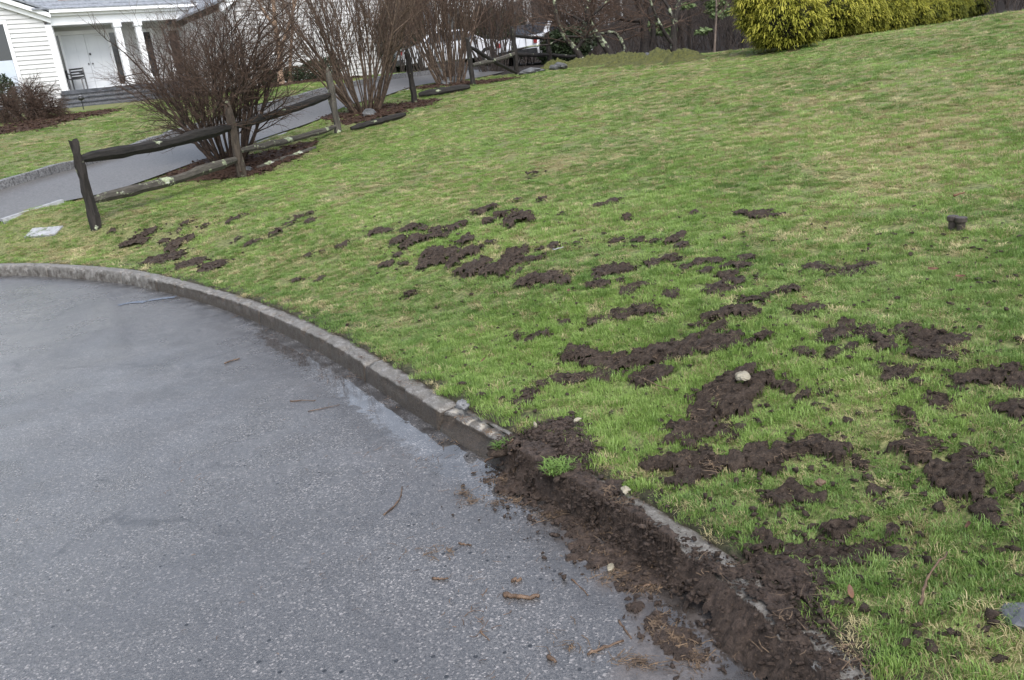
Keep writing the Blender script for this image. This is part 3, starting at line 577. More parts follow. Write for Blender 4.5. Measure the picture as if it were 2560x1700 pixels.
# the big bank of mud along the kerb
BANK1 = [(1330,1035,40),(1365,1065,48),(1420,1105,50),(1462,1135,36),(1330,1085,30),(1385,1140,44),(1450,1190,40),(1400,1022,30),(1430,1065,40),(1300,1045,26),(1500,1225,26)]
BANK2 = [(1510,1225,24),(1545,1265,26),(1590,1300,28),(1650,1345,32),(1712,1392,36),(1772,1440,42),(1835,1490,50),(1895,1550,58),(1950,1610,64),(2000,1670,72),(2060,1740,80),(1885,1420,34),(1935,1440,50),(2000,1460,50),(2055,1480,34),(1965,1500,56),(2020,1530,40),(2090,1660,36),(2160,1700,40)]
for b_ in (BANK1, BANK2): BLOBS.append((blobs_of(b_), .3, .1))
def kerb_bank(name, label, right, h, seed, kb=0.0):
    rt = np.array(sorted(_sd(*p) for p in right)); s0, s1 = max(rt[0, 0], BL[0, 0]+.03), rt[-1, 0]; S = np.arange(s0, s1, .0065)[:, None]; t = np.linspace(0, 1, 110)[None, :]; x, y, nx, ny = kpt(S[:, 0])
    ends = sstep(s0, s0+.12, S)*sstep(s1, s1-.05, S)
    wl = (bank_w(S)*(.62+.75*fbm(S*7, S*0+3, seed, 3))+.03*(fbm(S*30, S*0, seed+2)-.5)+.012)*(.35+.65*ends)
    wr = np.maximum(np.interp(S, rt[:, 0], rt[:, 1])+.07*(fbm(S*11, S*0+9, seed+4, 3)-.5)*2, -wl+.05); wr = -wl+(wr+wl)*(.25+.75*ends)
    D = -wl+(wl+wr)*t; X = x[:, None]+nx[:, None]*D; Y = y[:, None]+ny[:, None]*D; Zl = gz(X, Y, D)
    base = np.where(D > .12, Zl, np.where(D > 0, .107, .100*np.clip(1+D/np.maximum(wl, .02), 0, 1)**1.5))
    m = sstep(0, .13, t)*sstep(1, .86, t)*(.2+.8*ends)*(1-.35*((D > .0) & (D < .115))); rd_ = lambda f, sd: (1-np.abs(2*fbm(X*f, Y*f, sd, 3)-1)); big = fbm(X*4.5, Y*4.5, seed+8, 3); cl = np.clip(1-worley(X/.045, Y/.045, seed)*1.1, 0, 1)
    Z = base-.006+m*(h*1.5*np.clip(big-.3, 0, 1)+h*.35*(rd_(9, 81)-.4)+.018*(rd_(22, 83)-.5)+.011*(rd_(48, 87)-.5)+.010*(fbm(X*110, Y*110, 5, 2)-.5)+.009*cl)
    V = np.stack([X, Y, Z], -1); c = np.array([X.mean(), Y.mean(), 0.]); n, k = D.shape; keep = fbm(X*16, Y*16, seed+30, 3)+.55*np.minimum(t, 1-t)*2 > .42+kb*.42*((D > .0) & (D < .115))
    F = grid_faces(n, k)[:, ::-1]; F = F[keep.ravel()[F].all(1)]
    o = add(name, npmesh(name, V.reshape(-1, 3)-c, np.vstack([F[:, [0, 1, 2]], F[:, [0, 2, 3]]]), True), MAT['wet_soil']); o.location = c.tolist(); tag(o, label, 'mud bank', 'mud banks on the kerb')
    q = 4200; a = RNG.integers(0, n, q); b = np.clip((RNG.random(q)*1.3-.15)*k, 0, k-1).astype(int); P = V[a, b].copy(); P[:, :2] += RNG.normal(0, .022, (q, 2)); P[:, 2] += .002
    off = RNG.random(q) < .25; P[off, :2] -= np.stack([nx[a], ny[a]], 1)[off]*np.abs(RNG.normal(0, .10, off.sum()))[:, None]*((b[off] < 20)[:, None]); Dp = kdist(P[:, 0], P[:, 1])[0]; P[:, 2] = np.where((b < 20) & off & (Dp < -.02), .006, P[:, 2])
    LV, LF = lumps(P, .002+.008*RNG.random(q)**3); e = add('crumbs', npmesh('crumbs', LV-c, LF), MAT['wet_soil'], o); e['kind'] = 'stuff'
kerb_bank('mud_bank', 'upper mud bank slumped over the broken kerb end', [(1272, 1030), (1320, 990), (1400, 1005), (1450, 1040), (1480, 1085), (1500, 1135), (1500, 1195), (1510, 1225)], .04, 301, .5)
kerb_bank('mud_bank', 'long mud bank burying the kerb down to the bottom of the photo', [(1490, 1215), (1540, 1250), (1600, 1290), (1690, 1335), (1760, 1380), (1850, 1395), (1960, 1385), (2060, 1440), (2110, 1490), (2075, 1560), (2110, 1620), (2230, 1700), (2300, 1790), (2380, 1900)], .03, 307, 1.25)
soil_patch('mud_wash', 'thin mud washed over the asphalt beside the broken kerb', .014, [(1330,1200,70),(1420,1260,80),(1480,1290,70),(1400,1220,60),(1540,1390,90),(1480,1330,60),(1620,1430,60),(1560,1370,60)], 'wet_soil', 'mud', 'mud on the road', .05, .8, 2, .85)
soil_patch('mud_wash', 'thin muddy litter trail on the asphalt near the bottom of the photo', .008, [(1580,1430,40),(1560,1460,40),(1640,1560,40),(1680,1610,40),(1720,1650,40),(1590,1520,30)], 'wet_soil', 'mud', 'mud on the road', .05, .6, 2, .95)
# planting beds under the shrubs
soil_patch('mulch_bed', 'bare brown leaf mulch under the dark twiggy shrub', .03, [(470,440,60),(530,430,90),(600,425,90),(680,395,80),(740,372,50),(560,405,80),(640,400,70)], 'mulch', 'planting bed', 'mulched beds along the fence', .06, .5, coarse=1.5, fine=.3)
soil_patch('mulch_bed', 'brown mulch and leaf bed under the tall tan shrub', .03, [(900,300,60),(960,285,60),(1030,265,60),(850,290,50),(1060,258,40),(930,272,60)], 'mulch', 'planting bed', 'mulched beds along the fence', .06, .5, coarse=1.5, fine=.3)
soil_patch('mulch_bed', 'leaf strewn bed under the far tan shrub by the driveway', .03, [(1130,212,60),(1190,208,60),(1080,218,40),(1240,204,50)], 'mulch', 'planting bed', 'mulched beds along the fence', .06, .5, coarse=1.5, fine=.3)

# ------------------------------------------------------------------ grass blades (nobody could count them)
def tuft(name, mat, nb, rad, lo, hi, seed, lean=.5, wd=.0011):
    r = np.random.default_rng(seed); Vs, Fs, n = [], [], 0
    for _ in range(nb):
        a = r.random()*6.283; rr = rad*math.sqrt(r.random()); p = np.array([rr*math.cos(a), rr*math.sin(a), -.004]); L = lo+(hi-lo)*r.random()
        b = a+r.normal(0, .9); k = lean*(.25+r.random()*1.1); d = np.array([math.cos(b), math.sin(b), 0]); w = np.array([-d[1], d[0], 0])*wd*(.7+.6*r.random())
        m = p+d*L*k*.35+np.array([0, 0, L*.6]); t = p+d*L*k+np.array([0, 0, L*max(.25, 1-.35*k)])
        Vs += [p-w, p+w, m-w*.8, m+w*.8, t]; Fs += [(n, n+1, n+3), (n, n+3, n+2), (n+2, n+3, n+4)]; n += 5
    me = npmesh(name, np.array(Vs), np.array(Fs)); me.materials.append(MAT[mat]); return bpy.data.objects.new(name, me)
GC = bpy.data.collections.new('grass_tufts')
VAR = [('grass_green', .5), ('grass_green', .7), ('grass_green', .9), ('grass_lime', .6), ('grass_lime', .8), ('grass_straw', .9), ('grass_straw', 1.2), ('grass_straw', 1.5)]
for k, (mm, ln) in enumerate(VAR): GC.objects.link(tuft('tuft_%02d' % k, mm, 74, .045, .013, .033, 100+k, ln))
def in_poly(x, y, P):
    c = np.zeros(x.shape, bool); j = len(P)-1
    for i in range(len(P)):
        c ^= ((P[i][1] > y) != (P[j][1] > y)) & (x < (P[j][0]-P[i][0])*(y-P[i][1])/(P[j][1]-P[i][1]+1e-12)+P[i][0]); j = i
    return c
def view_px(x, y, z):
    v = np.stack([x, y, z-EYE], -1); w_ = v@CF; return 1280+FPX*(v@CR2)/w_, 850-FPX*(v@CU2)/w_, w_
DRIVE_POLY = list(map(tuple, DA))+list(map(tuple, DB[::-1]))
def grass(name, label, dens, x0, x1, y0, y1, dmin, dmax, scl):
    n = int((x1-x0)*(y1-y0)*dens); x = x0+(x1-x0)*RNG.random(n); y = y0+(y1-y0)*RNG.random(n); r = np.hypot(x, y); k = (r >= dmin) & (r < dmax); x = x[k]; y = y[k]
    D = kdist(x, y)[0]; k = D > .098+.03*RNG.random(len(x))+.16*np.clip(fbm(x*7, y*7, 63)-.42, 0, 1)*RNG.random(len(x))*3; x = x[k]; y = y[k]; D = D[k]; z = gz(x, y, D)
    px, py, w_ = view_px(x, y, z); k = (w_ > .5) & (px > -420) & (px < 2980) & (py > -200) & (py < 2150); x, y, z = x[k], y[k], z[k]
    k = ~in_poly(x, y, DRIVE_POLY) & (litter_at(x, y) < .5); x, y, z = x[k], y[k], z[k]
    g = np.full(x.shape, -9.0); nz = 2*fbm(x*8.5, y*8.5, 21, 4)-1
    for B, amp, mg_ in BLOBS:
        c = B[:, :2].mean(0); R_ = (np.hypot(*(B[:, :2]-c).T)+B[:, 2]*1.7).max(); s_ = np.nonzero(np.hypot(x-c[0], y-c[1]) < R_)[0]
        if not len(s_): continue
        gg = np.full(len(s_), -9.0)
        for bx, by, rr in B: gg = np.maximum(gg, 1-np.hypot(x[s_]-bx, y[s_]-by)/rr)
        g[s_] = np.maximum(g[s_], gg+amp*nz[s_]+mg_)
    k = (g < .07) | (RNG.random(len(x)) < np.clip(.6-1.3*g, .03, .55)); x, y, z = x[k], y[k], z[k]
    st = straw_at(x, y); bare = fbm(x*6, y*6, 91, 3); k = (bare < .78) & (RNG.random(len(x)) > .35*sstep(.55, 1, st)); x, y, z, st = x[k], y[k], z[k], st[k]
    q = RNG.random(len(x)) < .10+.62*st; lime = fbm(x*.9, y*.9, 95)+.25*(RNG.random(len(x))-.5) > .53
    idx = np.where(q, RNG.integers(5, 8, len(x)), np.where(lime, RNG.integers(3, 5, len(x)), RNG.integers(0, 3, len(x))))
    me = bpy.data.meshes.new(name); me.vertices.add(len(x)); me.vertices.foreach_set('co', np.stack([x, y, z], 1).astype(np.float32).ravel())
    rot = np.stack([RNG.normal(0, .14, len(x)), RNG.normal(0, .14, len(x)), RNG.random(len(x))*6.283], 1)
    a = me.attributes.new('rot', 'FLOAT_VECTOR', 'POINT'); a.data.foreach_set('vector', rot.astype(np.float32).ravel())
    lush = fbm(x*1.1, y*1.1, 97)
    sv = scl*(.75+.4*RNG.random(len(x))); sz = sv*scl**-.7*(.45+.95*lush)*np.where(q, .8, 1.0); a = me.attributes.new('scl', 'FLOAT_VECTOR', 'POINT'); a.data.foreach_set('vector', np.stack([sv, sv, sz], 1).astype(np.float32).ravel()); a = me.attributes.new('idx', 'INT', 'POINT'); a.data.foreach_set('value', idx.astype(np.int32))
    o = add(name, me, None); tag(o, label, 'grass', None, 'stuff')
    ng_ = bpy.data.node_groups.new(name, 'GeometryNodeTree'); ng_.interface.new_socket('Geometry', in_out='INPUT', socket_type='NodeSocketGeometry'); ng_.interface.new_socket('Geometry', in_out='OUTPUT', socket_type='NodeSocketGeometry')
    N = ng_.nodes; L = ng_.links; gi = N.new('NodeGroupInput'); go = N.new('NodeGroupOutput'); ip = N.new('GeometryNodeInstanceOnPoints'); ci = N.new('GeometryNodeCollectionInfo')
    ci.inputs['Collection'].default_value = GC; ci.inputs['Separate Children'].default_value = True; ci.inputs['Reset Children'].default_value = True
    def na(nm, t): q_ = N.new('GeometryNodeInputNamedAttribute'); q_.data_type = t; q_.inputs[0].default_value = nm; return q_.outputs[0]
    L.new(gi.outputs[0], ip.inputs['Points']); L.new(ci.outputs[0], ip.inputs['Instance']); ip.inputs['Pick Instance'].default_value = True
    L.new(na('idx', 'INT'), ip.inputs['Instance Index']); L.new(na('rot', 'FLOAT_VECTOR'), ip.inputs['Rotation']); L.new(na('scl', 'FLOAT_VECTOR'), ip.inputs['Scale']); L.new(ip.outputs[0], go.inputs[0])
    md = o.modifiers.new('grass', 'NODES'); md.node_group = ng_; print(name, len(x))
grass('grass', 'short green and straw grass blades on the lawn by the kerb', 900, -3, 5, .5, 6, 0, 5.2, 1.0)
grass('grass', 'grass blades on the middle of the sloping lawn', 420, -8, 9, 1, 11, 5.2, 9.5, 1.2)
grass('grass', 'grass blades on the upper lawn and along the fence', 170, -13, 15, 3, 18, 9.5, 17, 1.5)
grass('grass', 'thin grass on the far slope up to the house', 70, -22, 12, 12, 32, 17, 31, 1.9)

# ------------------------------------------------------------------ rail fence
def post(px, py, Y, hgt, label, mat='post_wood', r=.075, lean=(0, 0)):
    p = aty(px, py, Y); z = G(p[0], p[1]); mb = MB(); k = 9; a = np.arange(7)*2*math.pi/7; rg = np.random.default_rng(int(px)); rad = r*(.82+.36*rg.random(7)); V = []; F = []
    for i in range(k):
        t = i/(k-1); zz = -.15+t*(hgt+.15); s = 1-.12*t+.05*rg.normal(); top = .72 if i == k-1 else 1
        V += [(rad[j]*s*top*math.cos(a[j])+lean[0]*t+.01*rg.normal(), rad[j]*s*top*math.sin(a[j])+lean[1]*t+.01*rg.normal(), zz+(.03*rg.normal() if i == k-1 else 0)) for j in range(7)]
    F = [(i*7+j, i*7+(j+1) % 7, (i+1)*7+(j+1) % 7, (i+1)*7+j) for i in range(k-1) for j in range(7)]+[tuple((k-1)*7+j for j in range(7)), tuple(range(6, -1, -1))]
    o = MB().arr(V, F).build('fence_post', MAT[mat]); o.location = (p[0], p[1], z); return tag(o, label, 'fence post', 'posts of the split rail fence'), p[0], p[1], z
PX = []
for px, py, Y, hg, lb, mt in [(240, 562, 11.2, 1.14, 'stout dark fence post nearest the road, flecked with lichen', 'post_wood'), (606, 445, 13.95, 1.2, 'brown fence post standing in front of the dark twiggy shrub', 'brown_wood'),
        (845, 330, 16.7, 1.12, 'lichen spotted fence post left of the tall tan shrub', 'lichen_wood'), (1037, 258, 19.5, 1.2, 'dark fence post right of the tall tan shrub', 'post_wood'),
        (1183, 212, 22.2, 1.08, 'thin dark fence post right of the far tan shrub', 'post_wood'), (1294, 190, 25, 1.3, 'fence post where the fallen diagonal rail meets the ground', 'post_wood'), (1374, 150, 28, 1.0, 'farthest fence post, in front of the dark hedge', 'post_wood')]:
    PX.append(post(px, py, Y, hg, lb, mt)[1:])
def rail(p, q, label, mat, r=.06, name='fence_rail', bow=.03):
    p = np.array(p, float); q = np.array(q, float); k = 14; t = np.linspace(0, 1, k)[:, None]; P = p*(1-t)+q*t; rg = np.random.default_rng(len(label)*7+int(abs(p[0])*10))
    P += rg.normal(0, .005, P.shape); P[:, 2] -= np.sin(t[:, 0]*math.pi)*bow; rr = r*(1+.07*rg.normal(size=k)); rr[0] *= .55; rr[-1] *= .55; rr[1] *= .8; rr[-2] *= .8
    c = P.mean(0); L = np.linalg.norm(q-p); d = (q-p)/L
    rot = mathutils.Vector(d.tolist()).to_track_quat('Z', 'Y'); Rm = np.array(rot.to_matrix()); loc = (P-c)@Rm
    o = MB().tube(loc, rr, 7, squash=.8).build(name, MAT[mat]); o.location = c.tolist(); o.rotation_mode = 'QUATERNION'; o.rotation_quaternion = rot; return tag(o, label, 'fence rail', 'rails of the split rail fence')
def at(i, h): x, y, z = PX[i]; return np.array([x, y, z+h])
rail(at(0, .90), at(1, .80), 'dark upper rail from the nearest post to the shrub post', 'rail_wood', .085)
rail(at(1, .80), at(2, .72), 'grey upper rail rising from the shrub post behind the driveway view', 'rail_wood', .07)
rail(at(0, .36), at(1, .30), 'pale lichen covered lower rail beside the driveway edge', 'lichen_wood', .075)
rail(at(1, .42), at(2, .12), 'lichen crusted lower rail sagging to the lichen spotted post', 'lichen_wood', .055)
def gr(px, py, h=.06): p = hit(px, py); p[2] += h; return p
rail(gr(878, 330), gr(1015, 293), 'split grey rail lying on the grass below the tall tan shrub', 'rail_wood', .06, 'fallen_rail', 0)
rail(gr(1048, 246, .08), gr(1176, 226, .08), 'thick weathered rail lying on the lawn edge under the dark post', 'rail_wood', .085, 'fallen_rail', 0)
rail(at(4, .95), at(5, .05), 'fallen rail slanting from the thin dark post down to the ground', 'rail_wood', .055, 'fallen_rail')
rail(at(4, .48), at(5, .58), 'pale topped lower rail behind the slanting fallen rail', 'lichen_wood', .06)
rail(at(5, .58), at(6, .35), 'lower rail crossing in front of the white car', 'rail_wood', .06); rail(at(5, 1.08), at(6, .85), 'upper rail crossing in front of the white car', 'rail_wood', .05)
pe = aty(1455, 140, 30); rail(at(6, .35), pe, 'last lower rail running into the hedge', 'rail_wood', .055)
rail(gr(330+395, 395, .02), gr(790, 372, .02), 'lichen log edging the grass right of the shrub post', 'lichen_wood', .04, 'fallen_rail', 0)
rail(gr(640, 425, .02), gr(730, 392, .02), 'short mossy log edging the bed by the shrub post', 'lichen_wood', .04, 'fallen_rail', 0)

# ------------------------------------------------------------------ branches
def branch_paths(p, d, L, r, depth, rg, spec, out):
    """spec: per depth (n points, children, length ratio, angle, up-pull, wobble)"""
    k, nc, lr, ang, up, wob = spec[depth]; P = [p]; dd = d/np.linalg.norm(d); st = L/(k-1)
    for i in range(k-1):
        dd = dd+rg.normal(0, wob, 3)+np.array([0, 0, up]); dd /= np.linalg.norm(dd); P.append(P[-1]+dd*st)
    P = np.array(P); out.append((depth, P, np.linspace(r, r*.35, k)))
    if depth+1 >= len(spec): return
    for c in range(nc):
        t = (.25+.75*(c+rg.random())/nc) if depth else (.3+.7*(c+rg.random())/nc); i = min(int(t*(k-1)), k-2); q = P[i]+(P[i+1]-P[i])*(t*(k-1)-i)
        ax = (P[i+1]-P[i]); ax /= np.linalg.norm(ax); o = rg.normal(size=3); o -= ax*(o@ax); o /= np.linalg.norm(o)+1e-9; a = ang*(.6+.8*rg.random())
        branch_paths(q, ax*math.cos(a)+o*math.sin(a), L*lr*(.6+.7*rg.random())*(1.15-.5*t), max(r*.55*(1-.4*t), .0016), depth+1, rg, spec, out)
def tubes_np(paths, sides, rmul=1.0):
    by = {}
    for P, r in paths: by.setdefault(len(P), []).append((P, r))
    Vs, Fs, n = [], [], 0; a = np.arange(sides)*2*math.pi/sides; ca = np.cos(a)[None, None, :, None]; sa = np.sin(a)[None, None, :, None]
    for k, lst in by.items():
        P = np.array([p for p, _ in lst]); r = np.array([q for _, q in lst])*rmul; T = np.gradient(P, axis=1); T /= np.linalg.norm(T, axis=2)[..., None]+1e-12
        A = np.cross(T, np.array([.31, .77, .55])); A /= np.linalg.norm(A, axis=2)[..., None]+1e-9; B = np.cross(T, A)
        V = P[:, :, None]+r[:, :, None, None]*(ca*A[:, :, None]+sa*B[:, :, None]); m = len(lst)
        i = np.arange(k*sides).reshape(k, sides); j = np.roll(i, -1, 1); f = np.stack([i[:-1], j[:-1], j[1:], i[1:]], -1).reshape(-1, 4)
        Vs.append(V.reshape(-1, 3)); Fs.append((np.arange(m)[:, None, None]*(k*sides)+f[None]+n).reshape(-1, 4)); n += m*k*sides
    return np.vstack(Vs), np.vstack(Fs)
def shrub(name, label, cat, loc, n, L, spread, spec, mats, r0, seed, group=None, base=.25, lean=(0, 0)):
    rg = np.random.default_rng(seed); out = []
    for i in range(n):
        a = rg.random()*6.283; s = spread*math.sqrt(rg.random()); b = base*math.sqrt(rg.random())*np.array([math.cos(a), math.sin(a), 0])
        branch_paths(b+np.array([0, 0, -.04]), np.array([math.cos(a)*s+lean[0], math.sin(a)*s+lean[1], 1.0]), L*(.65+.45*rg.random()), r0*(.6+.7*rg.random()), 0, rg, spec, out)
    t = thing(name, label, cat, loc, 0, group)
    add('stems', npmesh('stems', *tubes_np([(P, r) for d, P, r in out if d == 0], 5), True), MAT[mats[0]], t)
    for dpt, nm, mt in ((1, 'branches', mats[1]), (2, 'twigs', mats[2])):
        q = [(P, r) for d, P, r in out if (d == dpt if dpt < 2 else d >= 2)]
        if q: o = add(nm, npmesh(nm, *tubes_np(q, 4 if dpt == 1 else 3)), MAT[mt], t); o['kind'] = 'stuff'
    return t
def gp(px, py, Y): p = aty(px, py, Y); return np.array([p[0], p[1], G(p[0], p[1])])
SG = 'bare multi stemmed shrubs along the fence'
shrub('bare_shrub', 'dark twiggy rounded bare shrub behind the brown fence post', 'shrub', gp(575, 415, 14.9), 38, 2.45, .82, [(9, 10, .5, .65, .03, .10), (7, 8, .5, .7, .02, .13), (5, 4, .5, .7, .04, .14), (4, 0, .5, .6, .02, .1)], ('shrub_dark', 'shrub_dark', 'twig_red'), .026, 3, SG, .22)
shrub('bare_shrub', 'tall tan vase shaped bare shrub in the middle of the fence line', 'shrub', gp(912, 275, 19.0), 46, 3.5, .8, [(10, 8, .38, .5, .03, .075), (6, 6, .45, .55, .04, .09), (4, 3, .5, .6, .04, .1), (3, 0, .5, .6, .02, .1)], ('shrub_tan', 'shrub_tan', 'twig_red'), .024, 4, SG, .34)
shrub('bare_shrub', 'brown bare shrub of upright stems beyond the dark fence post', 'shrub', gp(1125, 207, 23.6), 46, 3.9, .5, [(9, 8, .36, .5, .035, .05), (6, 6, .45, .55, .04, .09), (4, 3, .5, .6, .04, .1)], ('shrub_tan', 'twig_red', 'twig_red'), .024, 6, SG, .34)
TG = 'bare thicket shrubs before the far houses'
for i, (px, py, Y, n, lb) in enumerate([(1235, 178, 29, 34, 'brown bare thicket shrub right of the thin dark post'), (1272, 158, 33, 20, 'bare thicket shrub left of the white car'), (1060, 175, 31, 26, 'bare shrub at the driveway end behind the dark post'), (1415, 140, 33, 30, 'dense brown thicket beside the hedge'), (1465, 135, 33, 30, 'brown thicket behind the lichen trunks'), (1000, 178, 33, 22, 'bare shrub by the corner of the house wall')]):
    shrub('thicket_shrub', lb, 'shrub', gp(px, py, Y), n, 3.6, .4, [(8, 9, .4, .5, .03, .06), (5, 7, .45, .6, .03, .1), (4, 2, .5, .6, .03, .1)], ('twig_grey', 'twig_red', 'twig_red'), .022, 20+i, TG, .5)

# ------------------------------------------------------------------ lichen trees at the lawn edge
def tree(name, label, Y, trunk, r, mat, limbs=(), twn=26, L=1.6, seed=1, group=None, tm='twig_red'):
    rg = np.random.default_rng(seed); base = gp(trunk[0][0], trunk[0][1], Y); t = thing(name, label, 'tree', base, 0, group)
    def path(pts, dy=0):
        P = np.array([aty(a, b, Y+dy*i) for i, (a, b) in enumerate(pts)])-base; return catmull(P, 5)
    P = path(trunk); P[0, 2] -= .25; top = P[-1]; d = P[-1]-P[-2]; d /= np.linalg.norm(d); P = np.vstack([P, [top+d*(.5+i*.6)+rg.normal(0, .08, 3) for i in range(5)]]); rr = np.linspace(r, r*.4, len(P)); rr[0] *= 1.5; rr[1] *= 1.15
    add('trunk', npmesh('trunk', *tubes_np([(P, rr)], 9), True), MAT[mat], t); allp = [P]
    for q in limbs:
        Q = path(q, rg.normal(0, .15)); add('limb', npmesh('limb', *tubes_np([(Q, np.linspace(r*.6, r*.25, len(Q)))], 7), True), MAT[mat], t); allp.append(Q)
    out = []
    for i in range(twn):
        q = allp[rg.integers(len(allp))]; k = rg.integers(len(q)//3, len(q)); v = rg.normal(size=3); v[2] = abs(v[2])*.5+.1; branch_paths(q[k], v, L*(.5+.8*rg.random()), .018, 0, rg, [(7, 6, .5, .7, .02, .12), (5, 5, .5, .7, .02, .13), (4, 0, .5, .6, .02, .1)], out)
    if out: o = add('crown', npmesh('crown', *tubes_np([(P_, r_) for _, P_, r_ in out], 4)), MAT[tm], t); o['kind'] = 'stuff'
LG = 'lichen covered trees at the lawn edge'
tree('lichen_tree', 'twisted trunk with the palest lichen, leaning left at the moss mound', 26, [(1532, 150), (1515, 118), (1492, 88), (1474, 55), (1468, 20), (1482, -40)], .12, 'lichen_bark', [[(1485, 75), (1450, 50), (1415, 30)], [(1474, 40), (1500, 20), (1530, -10)]], 22, 1.6, 41, LG)
tree('lichen_tree', 'low leaning lichen trunk left of the palest twisted one', 26, [(1456, 152), (1440, 125), (1418, 100), (1400, 70), (1390, 30)], .10, 'lichen_bark', [[(1440, 125), (1470, 80), (1480, 40)]], 22, 1.6, 42, LG)
tree('lichen_tree', 'slim arching lichen trunk right of the palest twisted one', 26.5, [(1572, 150), (1560, 120), (1548, 92), (1530, 80), (1512, 82)], .07, 'lichen_bark', [], 12, 1.2, 43, LG)
tree('dark_tree', 'thick dark double trunk behind the moss mound', 28, [(1612, 140), (1612, 90), (1604, 40), (1590, -15)], .16, 'trunk_dark', [[(1625, 135), (1634, 80), (1622, 30), (1612, -10)], [(1606, 50), (1570, 50), (1540, 45)]], 26, 1.8, 44, 'dark bare trees')
tree('lichen_tree', 'forked tree with lichen foot at the right end of the moss mound', 26.5, [(1688, 148), (1684, 110), (1686, 60), (1700, 0), (1706, -40)], .12, 'lichen_bark', [[(1686, 118), (1660, 80), (1640, 40), (1620, -15)], [(1686, 60), (1672, 20), (1650, -10)]], 24, 1.7, 45, LG)
tree('pale_sapling', 'thin straight pale sapling left of the golden shrub', 30, [(1785, 152), (1788, 90), (1791, 30), (1790, -20)], .045, 'pale_bark', [], 8, 1.0, 46)
tree('dark_tree', 'straight dark trunk close behind the golden shrub', 24, [(1868, 145), (1866, 80), (1862, 0), (1860, -40)], .16, 'trunk_dark', [], 14, 1.4, 47, 'dark bare trees')
tree('birch_tree', 'tan peeling birch trunk against the white siding', 29.5, [(702, 208), (698, 130), (688, 60), (682, -20)], .10, 'birch_bark', [[(698, 140), (716, 80), (735, 20), (745, -20)], [(690, 70), (660, 30), (640, -10)]], 26, 1.5, 48, None, 'shrub_tan')
tree('birch_tree', 'slimmer tan birch stem right of the thicker one', 30, [(724, 200), (727, 130), (731, 60), (734, -20)], .06, 'birch_bark', [], 16, 1.3, 49, None, 'shrub_tan')

# ------------------------------------------------------------------ house
HA = math.radians(36); HP = aty(155, 228, 33.0)
def to_house(p):
    v = np.array(p)-HP; return v[0]*math.cos(HA)+v[1]*math.sin(HA), -v[0]*math.sin(HA)+v[1]*math.cos(HA), v[2]
house = thing('house', 'white clapboard house with columned porch and double front door', 'house', HP, HA)
def hb(name, mat, x0, x1, y0, y1, z0, z1, parent=None):
    o = MB().box(-(x1-x0)/2, (x1-x0)/2, -(y1-y0)/2, (y1-y0)/2, -(z1-z0)/2, (z1-z0)/2).build(name, MAT[mat], parent or house); c = ((x0+x1)/2, (y0+y1)/2, (z0+z1)/2)
    if parent is not None and parent != house: c = tuple(a-b for a, b in zip(c, parent.location))
    o.location = c; return o
CLB = MB().arr([(-.5,-.042,0),(.5,-.042,0),(.5,.004,0),(-.5,.004,0),(-.5,-.006,.165),(.5,-.006,.165),(.5,.004,.165),(-.5,.004,.165)], [(0,3,2,1),(4,5,6,7),(0,1,5,4),(1,2,6,5),(2,3,7,6),(3,0,4,7)]).mesh('clapboard'); CLB.materials.append(MAT['siding'])
def boards(x0, x1, y, z0, z1, lim=None, holes=(), pitch=.155):
    z = z0
    while z < z1:
        a, b = (x0, x1) if lim is None else lim(z+pitch)
        segs = [(a, b)]
        for hx0, hx1, hz0, hz1 in holes:
            if z+pitch > hz0+.02 and z < hz1-.02: segs = [s for p, q in segs for s in ((p, min(q, hx0)), (max(p, hx1), q)) if s[1]-s[0] > .03]
        for p, q in segs:
            if q-p > .05: o = add('clapboard', CLB, None, house); o.location = ((p+q)/2, y, z); o.scale = (q-p, 1, 1)
        z += pitch
def wall(name, pts, y0, y1, mat='siding'):
    return MB().prism(pts, y0, y1).build(name, MAT[mat], house)
GB = -1.0
def window(x0, x1, z0, z1, y, blind=None):
    f = .12; w_ = hb('window', 'window_glass', x0, x1, y-.02, y+.02, z0, z1)
    for a in ((x0-f, x0, y-.07, y-.005, z0-f, z1+f), (x1, x1+f, y-.07, y-.005, z0-f, z1+f), (x0, x1, y-.068, y-.005, z1, z1+f), (x0, x1, y-.068, y-.005, z0-f, z0)): hb('frame', 'white_paint', *a, parent=w_)
    if blind: hb('blind', 'blind', x0+.01, x1-.01, y-.032, y-.024, z0+.01, z0+(z1-z0)*blind, parent=w_)
# left wing with gable
wall('wing_wall', [(-7, GB), (0, GB), (0, 2.55), (-3.5, 4.0), (-7, 2.55)], .02, .2)
window(-2.75, -1.33, .05, 2.42, 0)
boards(-7, 0, 0, GB, 4.0, lambda z: (-7+max(0, (z-2.55)/.414), 0-max(0, (z-2.55)/.414)), [(-2.9, -1.2, -.1, 2.56)])
hb('blind', 'blind', -2.74, -1.34, -.036, -.024, .06, 1.2)
hb('corner_board', 'white_paint', -.01, .2, -.06, .02, GB, 2.32)
for nm, dz, mt in (('rake_board', 0, 'white_paint'), ('rake_moulding', .17, 'white_paint')):
    MB().prism([(.22, 2.36+dz), (.22, 2.52+dz), (-3.5, 4.06+dz), (-3.5, 3.9+dz)], -.14-dz, .02).build(nm, MAT[mt], house)
MB().prism([(.3, 2.70), (.3, 2.78), (-3.5, 4.36), (-3.5, 4.28)], -.36, 4).build('wing_roof', MAT['roof_shingle'], house)
